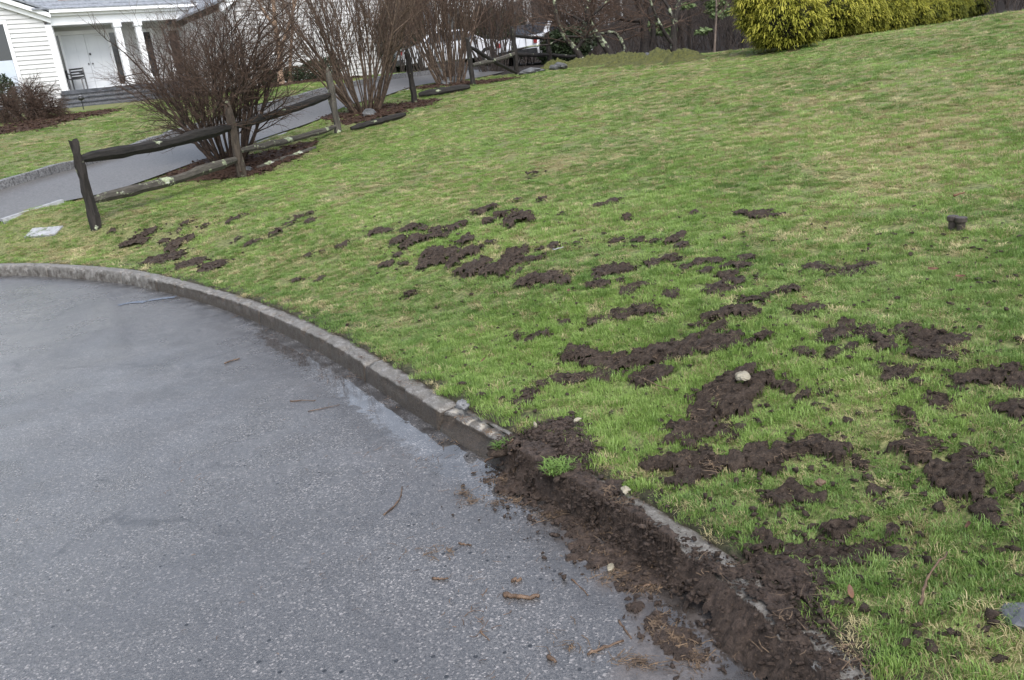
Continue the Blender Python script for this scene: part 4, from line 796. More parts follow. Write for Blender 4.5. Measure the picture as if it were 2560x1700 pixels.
# porch
hb('porch_ceiling', 'white_paint', .2, 7.4, .06, 1.35, 2.36, 2.42)
hb('lintel', 'white_paint', .2, 7.4, -.08, .06, 2.28, 2.58); hb('fascia', 'white_paint', .2, 7.4, -.2, .06, 2.584, 2.70); hb('gutter', 'white_paint', .2, 7.4, -.36, -.2, 2.68, 2.80)
wall('porch_wall', [(.1, GB), (7.4, GB), (7.4, 2.4), (.1, 2.4)], 1.32, 1.5)
boards(.2, 7.4, 1.30, 0, 2.36, None, [(.36, 2.74, -.1, 2.22), (3.45, 4.1, .1, 2.2), (4.55, 5.25, .1, 2.2), (5.75, 6.6, .1, 2.2)])
hb('wing_return', 'siding', .2, .26, .03, 1.3, 0, 2.36)
for x0, x1 in ((3.58, 3.98), (4.68, 5.12), (5.88, 6.48)): window(x0, x1, .3, 2.0, 1.29)
for x0 in (2.36, 3.12):
    c = hb('column', 'white_paint', x0, x0+.22, -.06, .16, -.02, 2.28); hb('capital', 'white_paint', x0-.04, x0+.26, -.1, .2, 2.12, 2.275, parent=c); hb('plinth', 'white_paint', x0-.03, x0+.25, -.09, .19, .0, .14, parent=c)
for x0 in (5.2, 7.1): hb('column', 'white_paint', x0, x0+.22, -.06, .16, -.02, 2.28)
dr_ = hb('door_frame', 'white_paint', .36, 2.74, 1.24, 1.30, 2.06, 2.2)
for x0, x1 in ((.36, .42), (.60, .68), (2.32, 2.42), (2.66, 2.74)): hb('jamb', 'white_paint', x0, x1, 1.24, 1.30, 0, 2.06, parent=dr_)
for x0, x1 in ((.42, .60), (2.42, 2.66)): hb('sidelight', 'window_glass', x0, x1, 1.26, 1.29, .12, 2.06); hb('sidelight_sill', 'white_paint', x0, x1, 1.245, 1.295, 0, .12)
for k, x0 in enumerate((.685, 1.505)):
    d_ = hb('door', 'door_paint', x0, x0+.81, 1.25, 1.29, .02, 2.05)
    for z0, z1 in ((.15, .7), (.82, 1.3), (1.42, 1.92)):
        for a in (.09, .44): hb('panel', 'door_paint', x0+a, x0+a+.28, 1.238, 1.251, z0, z1, parent=d_)
    hb('door_knob', 'dark_metal', x0+(.72 if k == 0 else .05), x0+(.76 if k == 0 else .09), 1.2, 1.25, .94, .99, parent=d_)
    if k: hb('door_knocker', 'dark_metal', x0+.03, x0+.09, 1.215, 1.25, 1.28, 1.36, parent=d_)
hb('porch_floor', 'slate', -.05, 7.4, -.12, 1.32, -.09, -.004)
hb('porch_edge', 'white_paint', .22, 3.4, 1.18, 1.235, -.003, .03)
rx = -.1
for k in range(4):
    z1 = -.09-.17*k; y0 = -.12-.34*k; x = -.1-.12*k; n = 0
    while x < 4.6:
        L = .7+.5*((n*37+k*53) % 7)/7; hb('step_stone', 'slate', x+.006, min(x+L, 4.8)-.006, y0-.05, y0+.5, z1-.055, z1-.004 if k else z1+.0-.004); hb('riser_stone', 'granite', x+.004, min(x+L, 4.8)-.004, y0+.01, y0+.4, z1-.168, z1-.057); x += L; n += 1
# roof of the main block, in courses
for k in range(16):
    a = math.radians(27); y = -.38+k*.30; z = 2.80+k*.30*math.tan(a)
    MB().arr([(-.35, 0, 0), (8.6, 0, 0), (8.6, .36, .36*math.tan(a)-.02), (-.35, .36, .36*math.tan(a)-.02), (-.35, 0, .035), (8.6, 0, .035), (8.6, .36, .36*math.tan(a)), (-.35, .36, .36*math.tan(a))], [(0,3,2,1),(4,5,6,7),(0,1,5,4),(1,2,6,5),(2,3,7,6),(3,0,4,7)]).build('shingle_course', MAT['roof_shingle'], house).location = (0, y, z)
sk = hb('skylight', 'dark_metal', .75, 2.0, .38, 1.4, 3.14, 3.46); sk.rotation_euler = (math.radians(20), 0, 0); hb('skylight_trim', 'brown_trim', .72, 2.03, .30, .36, 3.06, 3.22)
# right wing
hx0, hy0, hz0 = to_house(aty(800, 188, 34.0)); xl = None
def wing_x(px, py):
    d = ray(px, py); n = np.array([-math.sin(HA), math.cos(HA), 0]); t = ((HP-CAM)@n+hy0)/(d@n); return to_house(CAM+d*t)
WL = wing_x(592, 150)[0]; WR = wing_x(986, 120)[0]; WZ = wing_x(578, 18)[2]; GB2 = hz0-.35
wall('right_wing_wall', [(WL, GB2), (WR, GB2), (WR, WZ), ((WL+WR)/2, WZ+1.9), (WL, WZ)], hy0+.02, hy0+.2)
boards(WL, WR, hy0, GB2, WZ+1.7, lambda z: (WL+max(0, (z-WZ)/.5), WR-max(0, (z-WZ)/.5)), [], .155)
hb('corner_board', 'white_paint', WR-.12, WR+.05, hy0-.05, hy0+.02, GB2, WZ+.05); hb('corner_board', 'white_paint', WL-.05, WL+.12, hy0-.05, hy0+.02, GB2, WZ+.05)
wall('right_wing_side', [(WL-.0, GB2), (WL+.1, GB2), (WL+.1, WZ), (WL-.0, WZ)], hy0+.2, hy0+6); wall('right_wing_side', [(WR-.1, GB2), (WR, GB2), (WR, WZ), (WR-.1, WZ)], hy0+.2, hy0+6)
MB().prism([(WL-.25, WZ-.14), (WL-.25, WZ+.12), ((WL+WR)/2, WZ+2.15), ((WL+WR)/2, WZ+1.9)], hy0-.2, hy0+.02).build('rake_board', MAT['white_paint'], house)
MB().prism([(WR+.25, WZ-.14), (WR+.25, WZ+.12), ((WL+WR)/2, WZ+2.15), ((WL+WR)/2, WZ+1.9)][::-1], hy0-.2, hy0+.02).build('rake_board', MAT['white_paint'], house)
MB().prism([(WL-.3, WZ+.14), (WL-.3, WZ+.22), ((WL+WR)/2, WZ+2.25), ((WL+WR)/2, WZ+2.17)], hy0-.3, hy0+8).build('right_wing_roof', MAT['roof_shingle'], house)
MB().prism([(WR+.3, WZ+.14), (WR+.3, WZ+.22), ((WL+WR)/2, WZ+2.25), ((WL+WR)/2, WZ+2.17)][::-1], hy0-.3, hy0+8).build('right_wing_roof', MAT['roof_shingle'], house)
print('wing', WL, WR, WZ, hy0, GB2)
# chair on the porch
def hw(x, y, z): return (HP[0]+x*math.cos(HA)-y*math.sin(HA), HP[1]+x*math.sin(HA)+y*math.cos(HA), HP[2]+z)
ch = thing('porch_chair', 'dark slatted garden chair on the porch left of the door', 'chair', hw(.72, .55, 0), HA-.5)
for x in (-.24, .24):
    for y in (-.22, .22): MB().box(x-.022, x+.022, y-.022, y+.022, 0, .42 if y < 0 else .82).build('leg', MAT['granite'], ch)
    MB().box(x-.03, x+.03, -.28, .2, .6, .63).build('armrest', MAT['dark_metal'], ch)
for k in range(4): MB().box(-.26, .26, -.24+k*.12, -.15+k*.12, .40, .425).build('seat_slat', MAT['dark_metal'], ch)
for k in range(4): MB().box(-.22, .22, .2, .225, .45+k*.1, .51+k*.1).build('back_slat', MAT['dark_metal'], ch)
# planting in front of the house
soil_patch('mulch_bed', 'dark mulched bed along the front of the house steps', .04, [(40,320,80),(120,305,80),(200,290,70),(250,280,50),(-60,335,80)], 'mulch', 'planting bed', 'mulched beds at the house', .08, .3, coarse=1.6, fine=.3)
soil_patch('mulch_bed', 'mulched bed at the foot of the wide siding wall', .04, [(640,222,60),(720,212,70),(800,203,70),(860,198,60),(560,232,60)], 'mulch', 'planting bed', 'mulched beds at the house', .08, .3, coarse=1.6, fine=.3)
shrub('weeping_maple', 'low domed bare weeping maple left of the porch steps', 'shrub', gp(75, 312, 25.0), 34, 1.25, 1.9, [(8, 11, .62, .8, -.05, .14), (7, 9, .5, .6, -.09, .12), (5, 5, .5, .6, -.06, .12), (3, 0, .5, .6, -.03, .1)], ('shrub_dark', 'shrub_dark', 'twig_red'), .032, 61, None, .1)
def leaf_cloud(n, rad, size, seed, shell=.55, droop=0.0, flat=.0):
    rg = np.random.default_rng(seed); v = rg.normal(size=(n, 3)); v /= np.linalg.norm(v, axis=1)[:, None]; v *= (shell+(1-shell)*rg.random((n, 1))**.6); v[:, 2] = np.abs(v[:, 2]) if flat else v[:, 2]
    bump_ = .82+.36*fbm(v[:, 0]*3+5, v[:, 1]*3+v[:, 2]*2, seed); P = v*np.array(rad)*bump_[:, None]; d = v+rg.normal(0, .6, (n, 3)); d[:, 2] -= droop; d /= np.linalg.norm(d, axis=1)[:, None]
    w_ = np.cross(d, rg.normal(size=(n, 3))); w_ /= np.linalg.norm(w_, axis=1)[:, None]; s = size*(.6+.8*rg.random((n, 1)))
    V = np.stack([P-d*s*.5, P+w_*s*.28, P+d*s*.6, P-w_*s*.28], 1).reshape(-1, 3); return V, np.arange(4*n).reshape(-1, 4)
mt_, nt_, b_, at_ = mat_vcol('evergreen'); nt_.links.new(ramp(nt_, noise(nt_, 30, 3, wpos(nt_)), [(.3, (.012, .02, .010)), (.7, (.04, .06, .025))]), b_.inputs['Base Color'])
def evergreen(name, label, px, py, Y, rad, seed, n=2600, size=.07, group=None, cat='shrub'):
    p = gp(px, py, Y); t = thing(name, label, cat, p, 0, group); V, F = leaf_cloud(n, rad, size, seed, .5); V[:, 2] += rad[2]*.9
    o = add('foliage', npmesh('foliage', V, F), MAT['evergreen'], t); o['kind'] = 'stuff'; MB().tube([(0, 0, -.1), (0, 0, rad[2])], [.05, .03], 6).build('stem', MAT['trunk_dark'], t)
for i, (px, py, Y, r, lb) in enumerate([(738, 213, 30.2, .36, 'small dark evergreen ball left of three at the siding wall'), (786, 207, 30.6, .42, 'round evergreen ball in the middle at the siding wall'), (830, 203, 31, .46, 'round evergreen ball nearest the tall tan shrub'), (676, 218, 29.8, .34, 'low dark evergreen left of the birch trunk')]):
    evergreen('evergreen_ball', lb, px, py, Y, (r, r, r*.85), 70+i, 2600, .06, 'evergreen balls at the siding wall')
evergreen('dwarf_conifer', 'little conifer under the left wing window', 28, 262, 28.4, (.28, .28, .7), 80, 1500, .08)
evergreen('dark_hedge', 'dark dense hedge behind the farthest fence post', 1415, 150, 31.5, (1.1, .6, .62), 81, 6000, .12, None, 'hedge')
evergreen('dark_evergreen', 'tall dark evergreen behind the driveway bend', 1010, 178, 36, (1.1, 1.0, 1.5), 82, 6000, .14, 'dark evergreens behind the shrubs', 'tree')
evergreen('dark_evergreen', 'dark evergreen mass right of the thin fence post', 1235, 150, 37, (1.6, 1.0, 1.2), 83, 7000, .14, 'dark evergreens behind the shrubs', 'tree')
mt_, nt_, b_, at_ = mat_vcol('pine_green'); nt_.links.new(ramp(nt_, noise(nt_, 8, 3, wpos(nt_)), [(.3, (.05, .08, .03)), (.7, (.14, .19, .07))]), b_.inputs['Base Color'])
pt = thing('young_pine', 'wispy light green young pine among the dark trunks', 'tree', gp(1725, 140, 33)); rg_ = np.random.default_rng(3)
MB().tube([(0, 0, -.2), (0.05, 0, 2), (0, 0, 4.5)], [.06, .05, .02], 6).build('trunk', MAT['trunk_dark'], pt); Vs, Fs, n_ = [], [], 0
for k in range(26):
    a = rg_.random()*6.28; z = .6+3.6*rg_.random(); L = (1.5-.2*z)*(.6+.6*rg_.random()); V, F = leaf_cloud(130, (.34, .34, .10), .16, 200+k, .1, 0); V += np.array([math.cos(a)*L, math.sin(a)*L, z]); Vs.append(V); Fs.append(F+n_); n_ += len(V)
o = add('foliage', npmesh('foliage', np.vstack(Vs), np.vstack(Fs)), MAT['pine_green'], pt); o['kind'] = 'stuff'
for k, (px, py, Y, lb) in enumerate([(18, 322, 24.5, 'small black ball topped garden light in front of the weeping maple'), (208, 268, 29.5, 'small black path light by the porch steps')]):
    t = thing('garden_light', lb, 'garden light', gp(px, py, Y), 0, 'garden lights by the house'); MB().tube([(0, 0, -.1), (0, 0, .3)], .016, 6).build('stake', MAT['dark_metal'], t)
    V, F = LUMPS[0]; MB().tube([(0, 0, .3), (0, 0, .34), (0, 0, .40), (0, 0, .45)], [.05, .1, .1, .03], 10).build('lamp_head', MAT['dark_metal'], t, True); MB().tube([(0, 0, .45), (0, 0, .47)], [.06, .03], 8).build('cap', MAT['edge_stone'], t)

# ------------------------------------------------------------------ golden thread cypress
mc, ncy, bc = newmat('golden_thread'); ton = nd(ncy, 'Attribute', attribute_name='tone').outputs['Fac']
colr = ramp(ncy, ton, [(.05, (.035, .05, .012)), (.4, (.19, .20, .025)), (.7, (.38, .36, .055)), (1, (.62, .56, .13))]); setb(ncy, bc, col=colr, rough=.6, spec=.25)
trn = nd(ncy, 'BsdfTranslucent', {'Color': colr}); mxs = nd(ncy, 'MixShader', {0: .25}); ncy.links.new(bc.outputs[0], mxs.inputs[1]); ncy.links.new(trn.outputs[0], mxs.inputs[2]); ncy.links.new(mxs.outputs[0], ncy.nodes['Material Output'].inputs[0]); MAT['golden_thread'] = mc
def cypress():
    rg = np.random.default_rng(9); a = hit(1960, 150); b = hit(2470, 40); b = a+(b-a)*1.0; e = (b-a)[:2]; W = np.linalg.norm(e); e /= W; nrm = np.array([-e[1], e[0]])
    if nrm[1] < 0: nrm = -nrm
    base = a; t = thing('golden_cypress', 'large golden yellow thread leaved cypress spreading on the upper lawn', 'shrub', base)
    lobes = []
    for i in range(9):
        u = 2.0+(W-1.9)*i/8; lobes.append((u, 1.15+.25*rg.normal(), .95+.1*rg.normal(), .75 if i < 7 else .5, 1.0+.12*rg.normal()))
    for i in range(9):
        u = 1.75+(W-1.7)*i/8; lobes.append((u, .62+.12*rg.normal(), .52, .62, .95+.1*rg.normal()))
    def gl(u, v): p = base[:2]+e*u+nrm*v; return p
    Vs, Ts = [], []; core = MB()
    for (u, v, zc, r, k) in lobes:
        p = gl(u, v); g0 = G(*p)-base[2]; c = np.array([p[0]-base[0], p[1]-base[1], g0+zc*.95]); R_ = np.array([r*1.05, r*1.0, .98 if zc > .7 else .62])*k
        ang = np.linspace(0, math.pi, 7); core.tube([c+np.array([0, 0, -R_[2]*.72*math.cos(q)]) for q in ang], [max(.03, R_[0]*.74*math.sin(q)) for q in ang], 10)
        n = 900; d = rg.normal(size=(n, 3)); d /= np.linalg.norm(d, axis=1)[:, None]; d[:, 2] *= .95; d = d[d[:, 1]*1.0 < .75]; n = len(d)
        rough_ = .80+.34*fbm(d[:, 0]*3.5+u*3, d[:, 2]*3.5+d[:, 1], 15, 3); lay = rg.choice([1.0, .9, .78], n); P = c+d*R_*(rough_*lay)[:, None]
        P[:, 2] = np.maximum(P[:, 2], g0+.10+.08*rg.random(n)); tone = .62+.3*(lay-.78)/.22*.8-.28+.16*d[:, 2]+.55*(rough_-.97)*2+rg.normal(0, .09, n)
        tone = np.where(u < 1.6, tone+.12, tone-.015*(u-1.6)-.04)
        for q in range(11):                                            # hanging threads of each spray
            m = d[:, :2]+rg.normal(0, .55, (n, 2)); m /= np.linalg.norm(m, axis=1)[:, None]+1e-9; L = (.06+.11*rg.random(n)); w_ = .004+.0045*rg.random(n)
            o_ = rg.normal(0, .035, (n, 3)); p0 = P+o_; f1 = np.stack([m[:, 0]*L*.45, m[:, 1]*L*.45, L*(.18-.15*rg.random(n))], 1); f2 = f1+np.stack([m[:, 0]*L*.35, m[:, 1]*L*.35, -L*(.05+.6*rg.random(n))], 1)
            sd_ = np.stack([-m[:, 1], m[:, 0], rg.normal(0, .4, n)], 1)*w_[:, None]
            Vs.append(np.stack([p0-sd_, p0+sd_, p0+f1+sd_*1.3, p0+f1-sd_*1.3, p0+f2+sd_*.7, p0+f2-sd_*.7], 1).reshape(-1, 3)); tt = tone+rg.normal(0, .06, n)
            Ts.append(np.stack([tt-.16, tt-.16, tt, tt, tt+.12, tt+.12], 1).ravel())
    V = np.vstack(Vs); k = len(V)//6; i = np.arange(k)[:, None]*6; F = np.vstack([i+np.array([0, 1, 2, 3]), i+np.array([3, 2, 4, 5])]); V[:, 2] = np.maximum(V[:, 2], gz(V[:, 0]+base[0], V[:, 1]+base[1])-base[2]+.03)
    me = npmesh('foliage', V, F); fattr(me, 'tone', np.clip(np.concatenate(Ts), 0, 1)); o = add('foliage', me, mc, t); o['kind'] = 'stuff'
    core.build('inner_shade_core', MAT['dark_core'], t, True)['kind'] = 'stuff'  # solid dark core for inner twigs, with their shade put into its colour
    for i in range(5):
        u = 2.2+(W-2.2)*(i+.5)/5; p = gl(u, 1.1); MB().tube([(p[0]-base[0], p[1]-base[1], G(*p)-base[2]-.1), (p[0]-base[0], p[1]-base[1], G(*p)-base[2]+.8)], [.07, .04], 6).build('stem', MAT['trunk_dark'], t)
cypress()

# ------------------------------------------------------------------ moss mound, rocks
soil_patch('moss_mound', 'yellow green moss mound under the lichen trees', .34, [(1390,168,50),(1440,165,70),(1510,160,75),(1580,158,85),(1650,154,75),(1710,152,60),(1480,156,60),(1560,150,60),(1640,146,60)], 'moss', 'moss', None, .3, 0, coarse=1.0, lumpy=.0, edge=.9, fine=.05, amp=.25)
def rock(label, px, py, rx, ry, rz, seed, mat='rock', name='rock', sink=.25, group='rocks on the lawn edge', cat='rock', p=None):
    p = hit(px, py) if p is None else p; u, v = np.meshgrid(np.linspace(0, 2*math.pi, 17)[:-1], np.linspace(.08, math.pi-.08, 9)); d = np.stack([np.cos(u)*np.sin(v), np.sin(u)*np.sin(v), np.cos(v)], -1)
    k = .55+.9*fbm(d[..., 0]*1.9+seed, d[..., 1]*1.9+d[..., 2]*1.7, seed, 2); k = k/k.mean(); V = (d*k[..., None]*np.array([rx, ry, rz])).reshape(-1, 3); n = 16
    F = [(i*n+j, (i+1)*n+j, (i+1)*n+(j+1) % n, i*n+(j+1) % n) for i in range(8) for j in range(n)]+[tuple(range(n)), tuple(8*n+j for j in range(n-1, -1, -1))]
    o = MB().arr(V, F).build(name, MAT[mat], None); o.location = (p[0], p[1], p[2]+rz*(1-2*sink)); o.rotation_euler = (0, 0, seed*1.3); return tag(o, label, cat, group)
rock('grey angular rock at the foot of the tall tan shrub', 925, 290, .16, .11, .1, 3); rock('flat grey rock at the left end of the moss mound', 1395, 174, .3, .2, .12, 4); rock('low dark rock left of the moss mound', 1330, 184, .35, .2, .1, 5)
rock('grey rock slab in the middle of the moss mound', 1622, 152, .25, .15, .12, 6); rock('mossy boulder behind the moss mound', 1432, 152, .3, .25, .22, 7, 'moss'); rock('dark stone at the base of the far tan shrub', 1128, 212, .32, .2, .14, 8)
rock('pale stone in the bed by the shrub post', 622, 428, .09, .07, .05, 9)
def on_soil(px, py, up=.05): q = hit(px, py); q[2] += up; return q
rock('cream flat stone on top of the soil mound', 1855, 952, .042, .03, .014, 11, 'cream_stone', 'cream_stone', .1, None, 'stone', on_soil(1858, 972, .045))
rock('reddish pebble on the lens shaped soil mound', 2050, 1236, .017, .013, .011, 12, 'stick_wood', 'pebble', .2, None, 'stone', on_soil(2050, 1238, .04))
rock('white chip on the road litter trail', 1527, 1424, .02, .012, .008, 13, 'cream_stone', 'stone_chip', .1, 'pale stone chips', 'stone chip')
rock('white chip standing in the mud at the broken kerb end', 1340, 1085, .008, .007, .014, 14, 'cream_stone', 'stone_chip', .1, 'pale stone chips', 'stone chip', on_soil(1340, 1085, .03)); rock('pale chip in the mud right of the broken kerb end', 1446, 1080, .02, .011, .008, 15, 'cream_stone', 'stone_chip', .1, 'pale stone chips', 'stone chip', on_soil(1446, 1080, .05))
_dd = ray(1200, 1000); _pk = CAM+_dd*((.125-EYE)/_dd[2]); _kx = kpt(s_at(_pk[0], _pk[1])); KC = np.array([float(_kx[0]+_kx[2]*.07), float(_kx[1]+_kx[3]*.07), .125])
rock('broken grey concrete lump lying on the kerb top', 1203, 966, .045, .028, .022, 16, 'granite', 'concrete_chunk', .2, None, 'rubble', KC)
rock('dark slate stone at the right edge of the photo', 2585, 1550, .085, .06, .02, 17, 'slate', 'slate_stone', .3, None, 'stone')
rock('white concrete chip on the bare kerb top below the mud', 1565, 1243, .022, .016, .012, 18, 'cream_stone', 'stone_chip', .1, 'pale stone chips', 'stone chip', on_soil(1565, 1243, .02))
# pipe caps and utility plate
for k, (px, py, lb) in enumerate([(2381, 572, 'left one of the two brown capped pipes in the lawn'), (2402, 576, 'right one of the two brown capped pipes in the lawn')]):
    p = hit(px, py+2); t = thing('capped_pipe', lb, 'pipe', p, 0, 'capped pipes in the lawn'); MB().tube([(0, 0, -.05), (0, 0, .05)], .022, 12).build('pipe', MAT['cap_plastic'], t, False); MB().tube([(0, 0, .05), (0, 0, .055), (0, 0, .076), (0, 0, .08)], [.028, .031, .031, .026], 14).build('cap', MAT['cap_plastic'], t)
p = hit(110, 581); t = MB().box(-.26, .26, -.1, .1, -.05, .012).build('utility_cover', MAT['edge_stone']); t.location = (p[0], p[1], p[2]+.006); e_ = .3; gx_ = (G(p[0]+e_, p[1])-G(p[0]-e_, p[1]))/(2*e_); gy_ = (G(p[0], p[1]+e_)-G(p[0], p[1]-e_))/(2*e_); t.rotation_mode = 'QUATERNION'; t.rotation_quaternion = mathutils.Vector((-gx_, -gy_, 1)).to_track_quat('Z', 'Y'); tag(t, 'flat grey utility cover in the grass left of the nearest post', 'utility cover')

# ------------------------------------------------------------------ cars and the white house beyond the thicket
def car(label, px, py, Y, rz, name='parked_car'):
    p = gp(px, py, Y); t = thing(name, label, 'car', p, rz, 'cars parked beyond the fence'); W = .86
    prof = [(-2.2, .32), (-2.25, .6), (-2.15, .92), (-1.5, 1.0), (-.9, 1.42), (.5, 1.45), (1.25, .98), (2.1, .86), (2.25, .6), (2.2, .3)]
    body = MB(); k = len(prof); V = []
    for y, s in ((-W, .0), (-W*.97, .0), (W*.97, 0), (W, 0)):
        for x, z in prof: V.append((x*(.985 if abs(y) == W else 1), y*(.8 if z > 1.2 else 1), z))
    F = [tuple(range(k)), tuple(range(4*k-1, 3*k-1, -1))]+[(a*k+i, (a+1)*k+i, (a+1)*k+(i+1) % k, a*k+(i+1) % k) for a in range(3) for i in range(k)]
    body.arr(V, F).build('body', MAT['car_paint'], t)
    g = MB().arr([(-1.52, -.72, 1.03), (-1.52, .72, 1.03), (-.97, .64, 1.39), (-.97, -.64, 1.39)], [(0, 3, 2, 1)]); g.v[0][:, 0] -= .03; g.v[0][:, 2] += .02; g.build('rear_window', MAT['window_glass'], t)
    g = MB().arr([(1.2, -.7, 1.03), (1.2, .7, 1.03), (.55, .62, 1.42), (.55, -.62, 1.42)], [(0, 1, 2, 3)]); g.v[0][:, 0] += .03; g.v[0][:, 2] += .02; g.build('windscreen', MAT['window_glass'], t)
    for s in (-1, 1):
        MB().arr([(-1.35, s*.875, 1.02), (1.05, s*.875, 1.02), (.45, s*.72, 1.38), (-.85, s*.72, 1.38)], [(0, 1, 2, 3)]).build('side_window', MAT['window_glass'], t); MB().box(-2.27, -2.2, s*.76-.06, s*.76+.06, .68, .84).build('tail_light', MAT['red_lens'], t); MB().box(2.15, 2.24, s*.66-.14, s*.66+.14, .64, .76).build('headlight', MAT['chrome'], t)
        MB().box(.75, .9, s*.98-.08, s*.98+.08, .98, 1.1).build('mirror', MAT['car_paint'], t)
        for x in (-1.35, 1.35):
            w_ = MB().tube([(x, s*.72, .33), (x, s*.9, .33)], .33, 16).build('wheel', MAT['rubber'], t); MB().tube([(x, s*.9, .33), (x, s*.915, .33)], .2, 12).build('rim', MAT['chrome'], w_)
    MB().box(-2.32, -2.15, -.8, .8, .34, .52).build('bumper', MAT['dark_metal'], t)
car('white car parked beyond the rail fence, right of the thin post', 1372, 166, 33.5, 1.0); car('pale car behind the far tan shrub, mostly hidden by stems', 1125, 160, 36, .4)
nb = thing('neighbour_house', 'white house far beyond the bare thicket', 'house', gp(1330, 120, 52), .15); g0 = -.5
MB().box(-5.5, 2.0, 0, 6, g0, 3.2).build('wall', MAT['siding'], nb); MB().prism([(-5.9, 3.1), (2.4, 3.1), (2.4, 3.25), (-1.75, 6.2), (-5.9, 3.25)], -.3, 6.3).build('roof', MAT['roof_shingle'], nb); MB().box(2.02, 6.2, 1.5, 6, g0, 2.7).build('garage_wall', MAT['siding'], nb); MB().prism([(1.9, 2.66), (6.5, 2.66), (6.5, 2.8), (4.2, 4.4), (1.9, 2.8)], 1.2, 6.3).build('garage_roof', MAT['roof_shingle'], nb)
for x in (-4.4, -2.6, -.8, .7):
    w_ = MB().box(x-.4, x+.4, -.04, -.005, .9, 2.3).build('window', MAT['window_glass'], nb); MB().box(x-.5, x-.402, -.06, -.004, .85, 2.4).build('shutter', MAT['dark_metal'], w_); MB().box(x+.402, x+.5, -.06, -.004, .85, 2.4).build('shutter', MAT['dark_metal'], w_)
MB().box(2.8, 5.4, 1.44, 1.495, g0, 2.1).build('garage_door', MAT['white_paint'], nb)

# ------------------------------------------------------------------ far woods: one mass of bare trees
def woods():
    rg = np.random.default_rng(77); thick, thin = [], []
    for i in range(230):
        Y = 36+46*rg.random()**1.1; X = -22+62*rg.random()+(.1*Y)
        if X < .12*Y and Y < 62: Y = 62+25*rg.random()
        p = np.array([X, Y, G(X, Y)-.2]); H = 9+5*rg.random(); k = 7; r = .07+.16*rg.random()**2; P = p+np.linspace(0, 1, k)[:, None]*np.array([rg.normal(0, .5), rg.normal(0, .5), H])+rg.normal(0, .08, (k, 3)); P[0] = p; thick.append((P, np.linspace(r, r*.35, k)))
        for j in range(12):
            t = .05+.9*rg.random(); q = p+(P[-1]-p)*t; v = rg.normal(size=3); v[2] = abs(v[2])*.6+.3; v /= np.linalg.norm(v); out = []; branch_paths(q, v, 1.2+1.8*rg.random(), .022, 0, rg, [(5, 5, .55, .7, .03, .12), (4, 0, .5, .6, .03, .1)], out); thin += [(a, b) for _, a, b in out]
    for i in range(620):                                                # undergrowth
        Y = 31+22*rg.random(); X = (.05+.58*rg.random())*Y; p = np.array([X, Y, G(X, Y)-.1]); out = []
        for j in range(3): branch_paths(p, np.array([rg.normal(0, .35), rg.normal(0, .35), 1]), 1.6+2.0*rg.random(), .014, 0, rg, [(6, 6, .5, .6, .03, .09), (4, 0, .5, .6, .03, .1)], out)
        thin += [(a, b) for _, a, b in out]
    o = add('distant_woods', npmesh('distant_woods', *tubes_np(thick, 6), True), MAT['trunk_dark']); tag(o, 'mass of dark bare trunks in the woods behind the lawn', 'woods', None, 'stuff')
    o = add('distant_brush', npmesh('distant_brush', *tubes_np(thin, 3)), MAT['twig_grey']); tag(o, 'brown haze of bare twigs and brush in the woods', 'brush', None, 'stuff')
woods()

# ------------------------------------------------------------------ sticks, leaves and litter
def stick(label, pts, r, mat='stick_wood', name='stick', lift=.0, group='sticks on the road', fork=None, cat='stick'):
    P = []
    for px, py in pts: q = hit(px, py); q[2] += r+lift; P.append(q)
    P = catmull(np.array(P), 4); P += RNG.normal(0, r*.35, P.shape); c = P.mean(0); mb = MB().tube(P-c, np.linspace(r, r*.6, len(P))*(1+.15*RNG.normal(size=len(P))), 6)
    if fork:
        Q = np.array([hit(*f) for f in fork]); Q[:, 2] += r; Q = catmull(Q, 4); mb.tube(Q-c, np.linspace(r*.7, r*.4, len(Q)), 5)
    o = mb.build(name, MAT[mat], None, True); o.location = c.tolist(); return tag(o, label, cat, group)
stick('thick bent brown stick on the asphalt, bottom centre', [(1262, 1490), (1285, 1497), (1320, 1499), (1348, 1498)], .009)
stick('short dark stub of wood above the thick bent stick', [(1281, 1456), (1302, 1452)], .008)
stick('small brown curved twig left of the dark stub', [(1082, 1447), (1100, 1451), (1120, 1449)], .005)
stick('short dark stick near the bottom edge of the photo', [(1368, 1650), (1395, 1658)], .008)
stick('thin straight twig below the thick bent stick', [(1202, 1580), (1212, 1592), (1224, 1603)], .003)
stick('long thin curved dark twig left of the mud wash', [(960, 1288), (985, 1268), (1000, 1246), (1006, 1220)], .0035)
stick('forked brown twig in the middle of the road', [(726, 1004), (750, 1003), (790, 1003)], .004, fork=[(770, 1030), (810, 1022), (850, 1013)])
stick('thin dark twig on the road near the kerb', [(563, 911), (580, 903), (600, 898)], .006)
stick('brown root standing out of the gutter mud', [(1212, 1168), (1240, 1150), (1262, 1135), (1285, 1112)], .006, lift=.02)
stick('thin brown stick on the muddy litter trail', [(1470, 1640), (1510, 1622), (1560, 1605)], .005)
stick('dark twig at the right of the litter trail', [(1548, 1553), (1562, 1575), (1578, 1598)], .004)
stick('grey bark strip in the shallow puddle', [(1598, 1472), (1628, 1468)], .006)
stick('crossing thin twig in the straw litter', [(1430, 1450), (1450, 1470), (1470, 1490)], .003)
stick('small tan twig on the road above the dark stub', [(1145, 1360), (1160, 1362), (1178, 1366)], .004)
LGp = 'twigs lying in the grass'
stick('long thin dark twig in the grass at lower right', [(2300, 1540), (2312, 1490), (2330, 1450), (2368, 1408)], .004, lift=.03, group=LGp)
stick('pale silvery stick on the lawn centre', [(1383, 633), (1410, 627)], .006, 'edge_stone', lift=.02, group=LGp)
stick('red brown twig uphill of the two pipe caps', [(2385, 501), (2412, 491)], .007, 'dead_leaf', lift=.02, group=LGp)
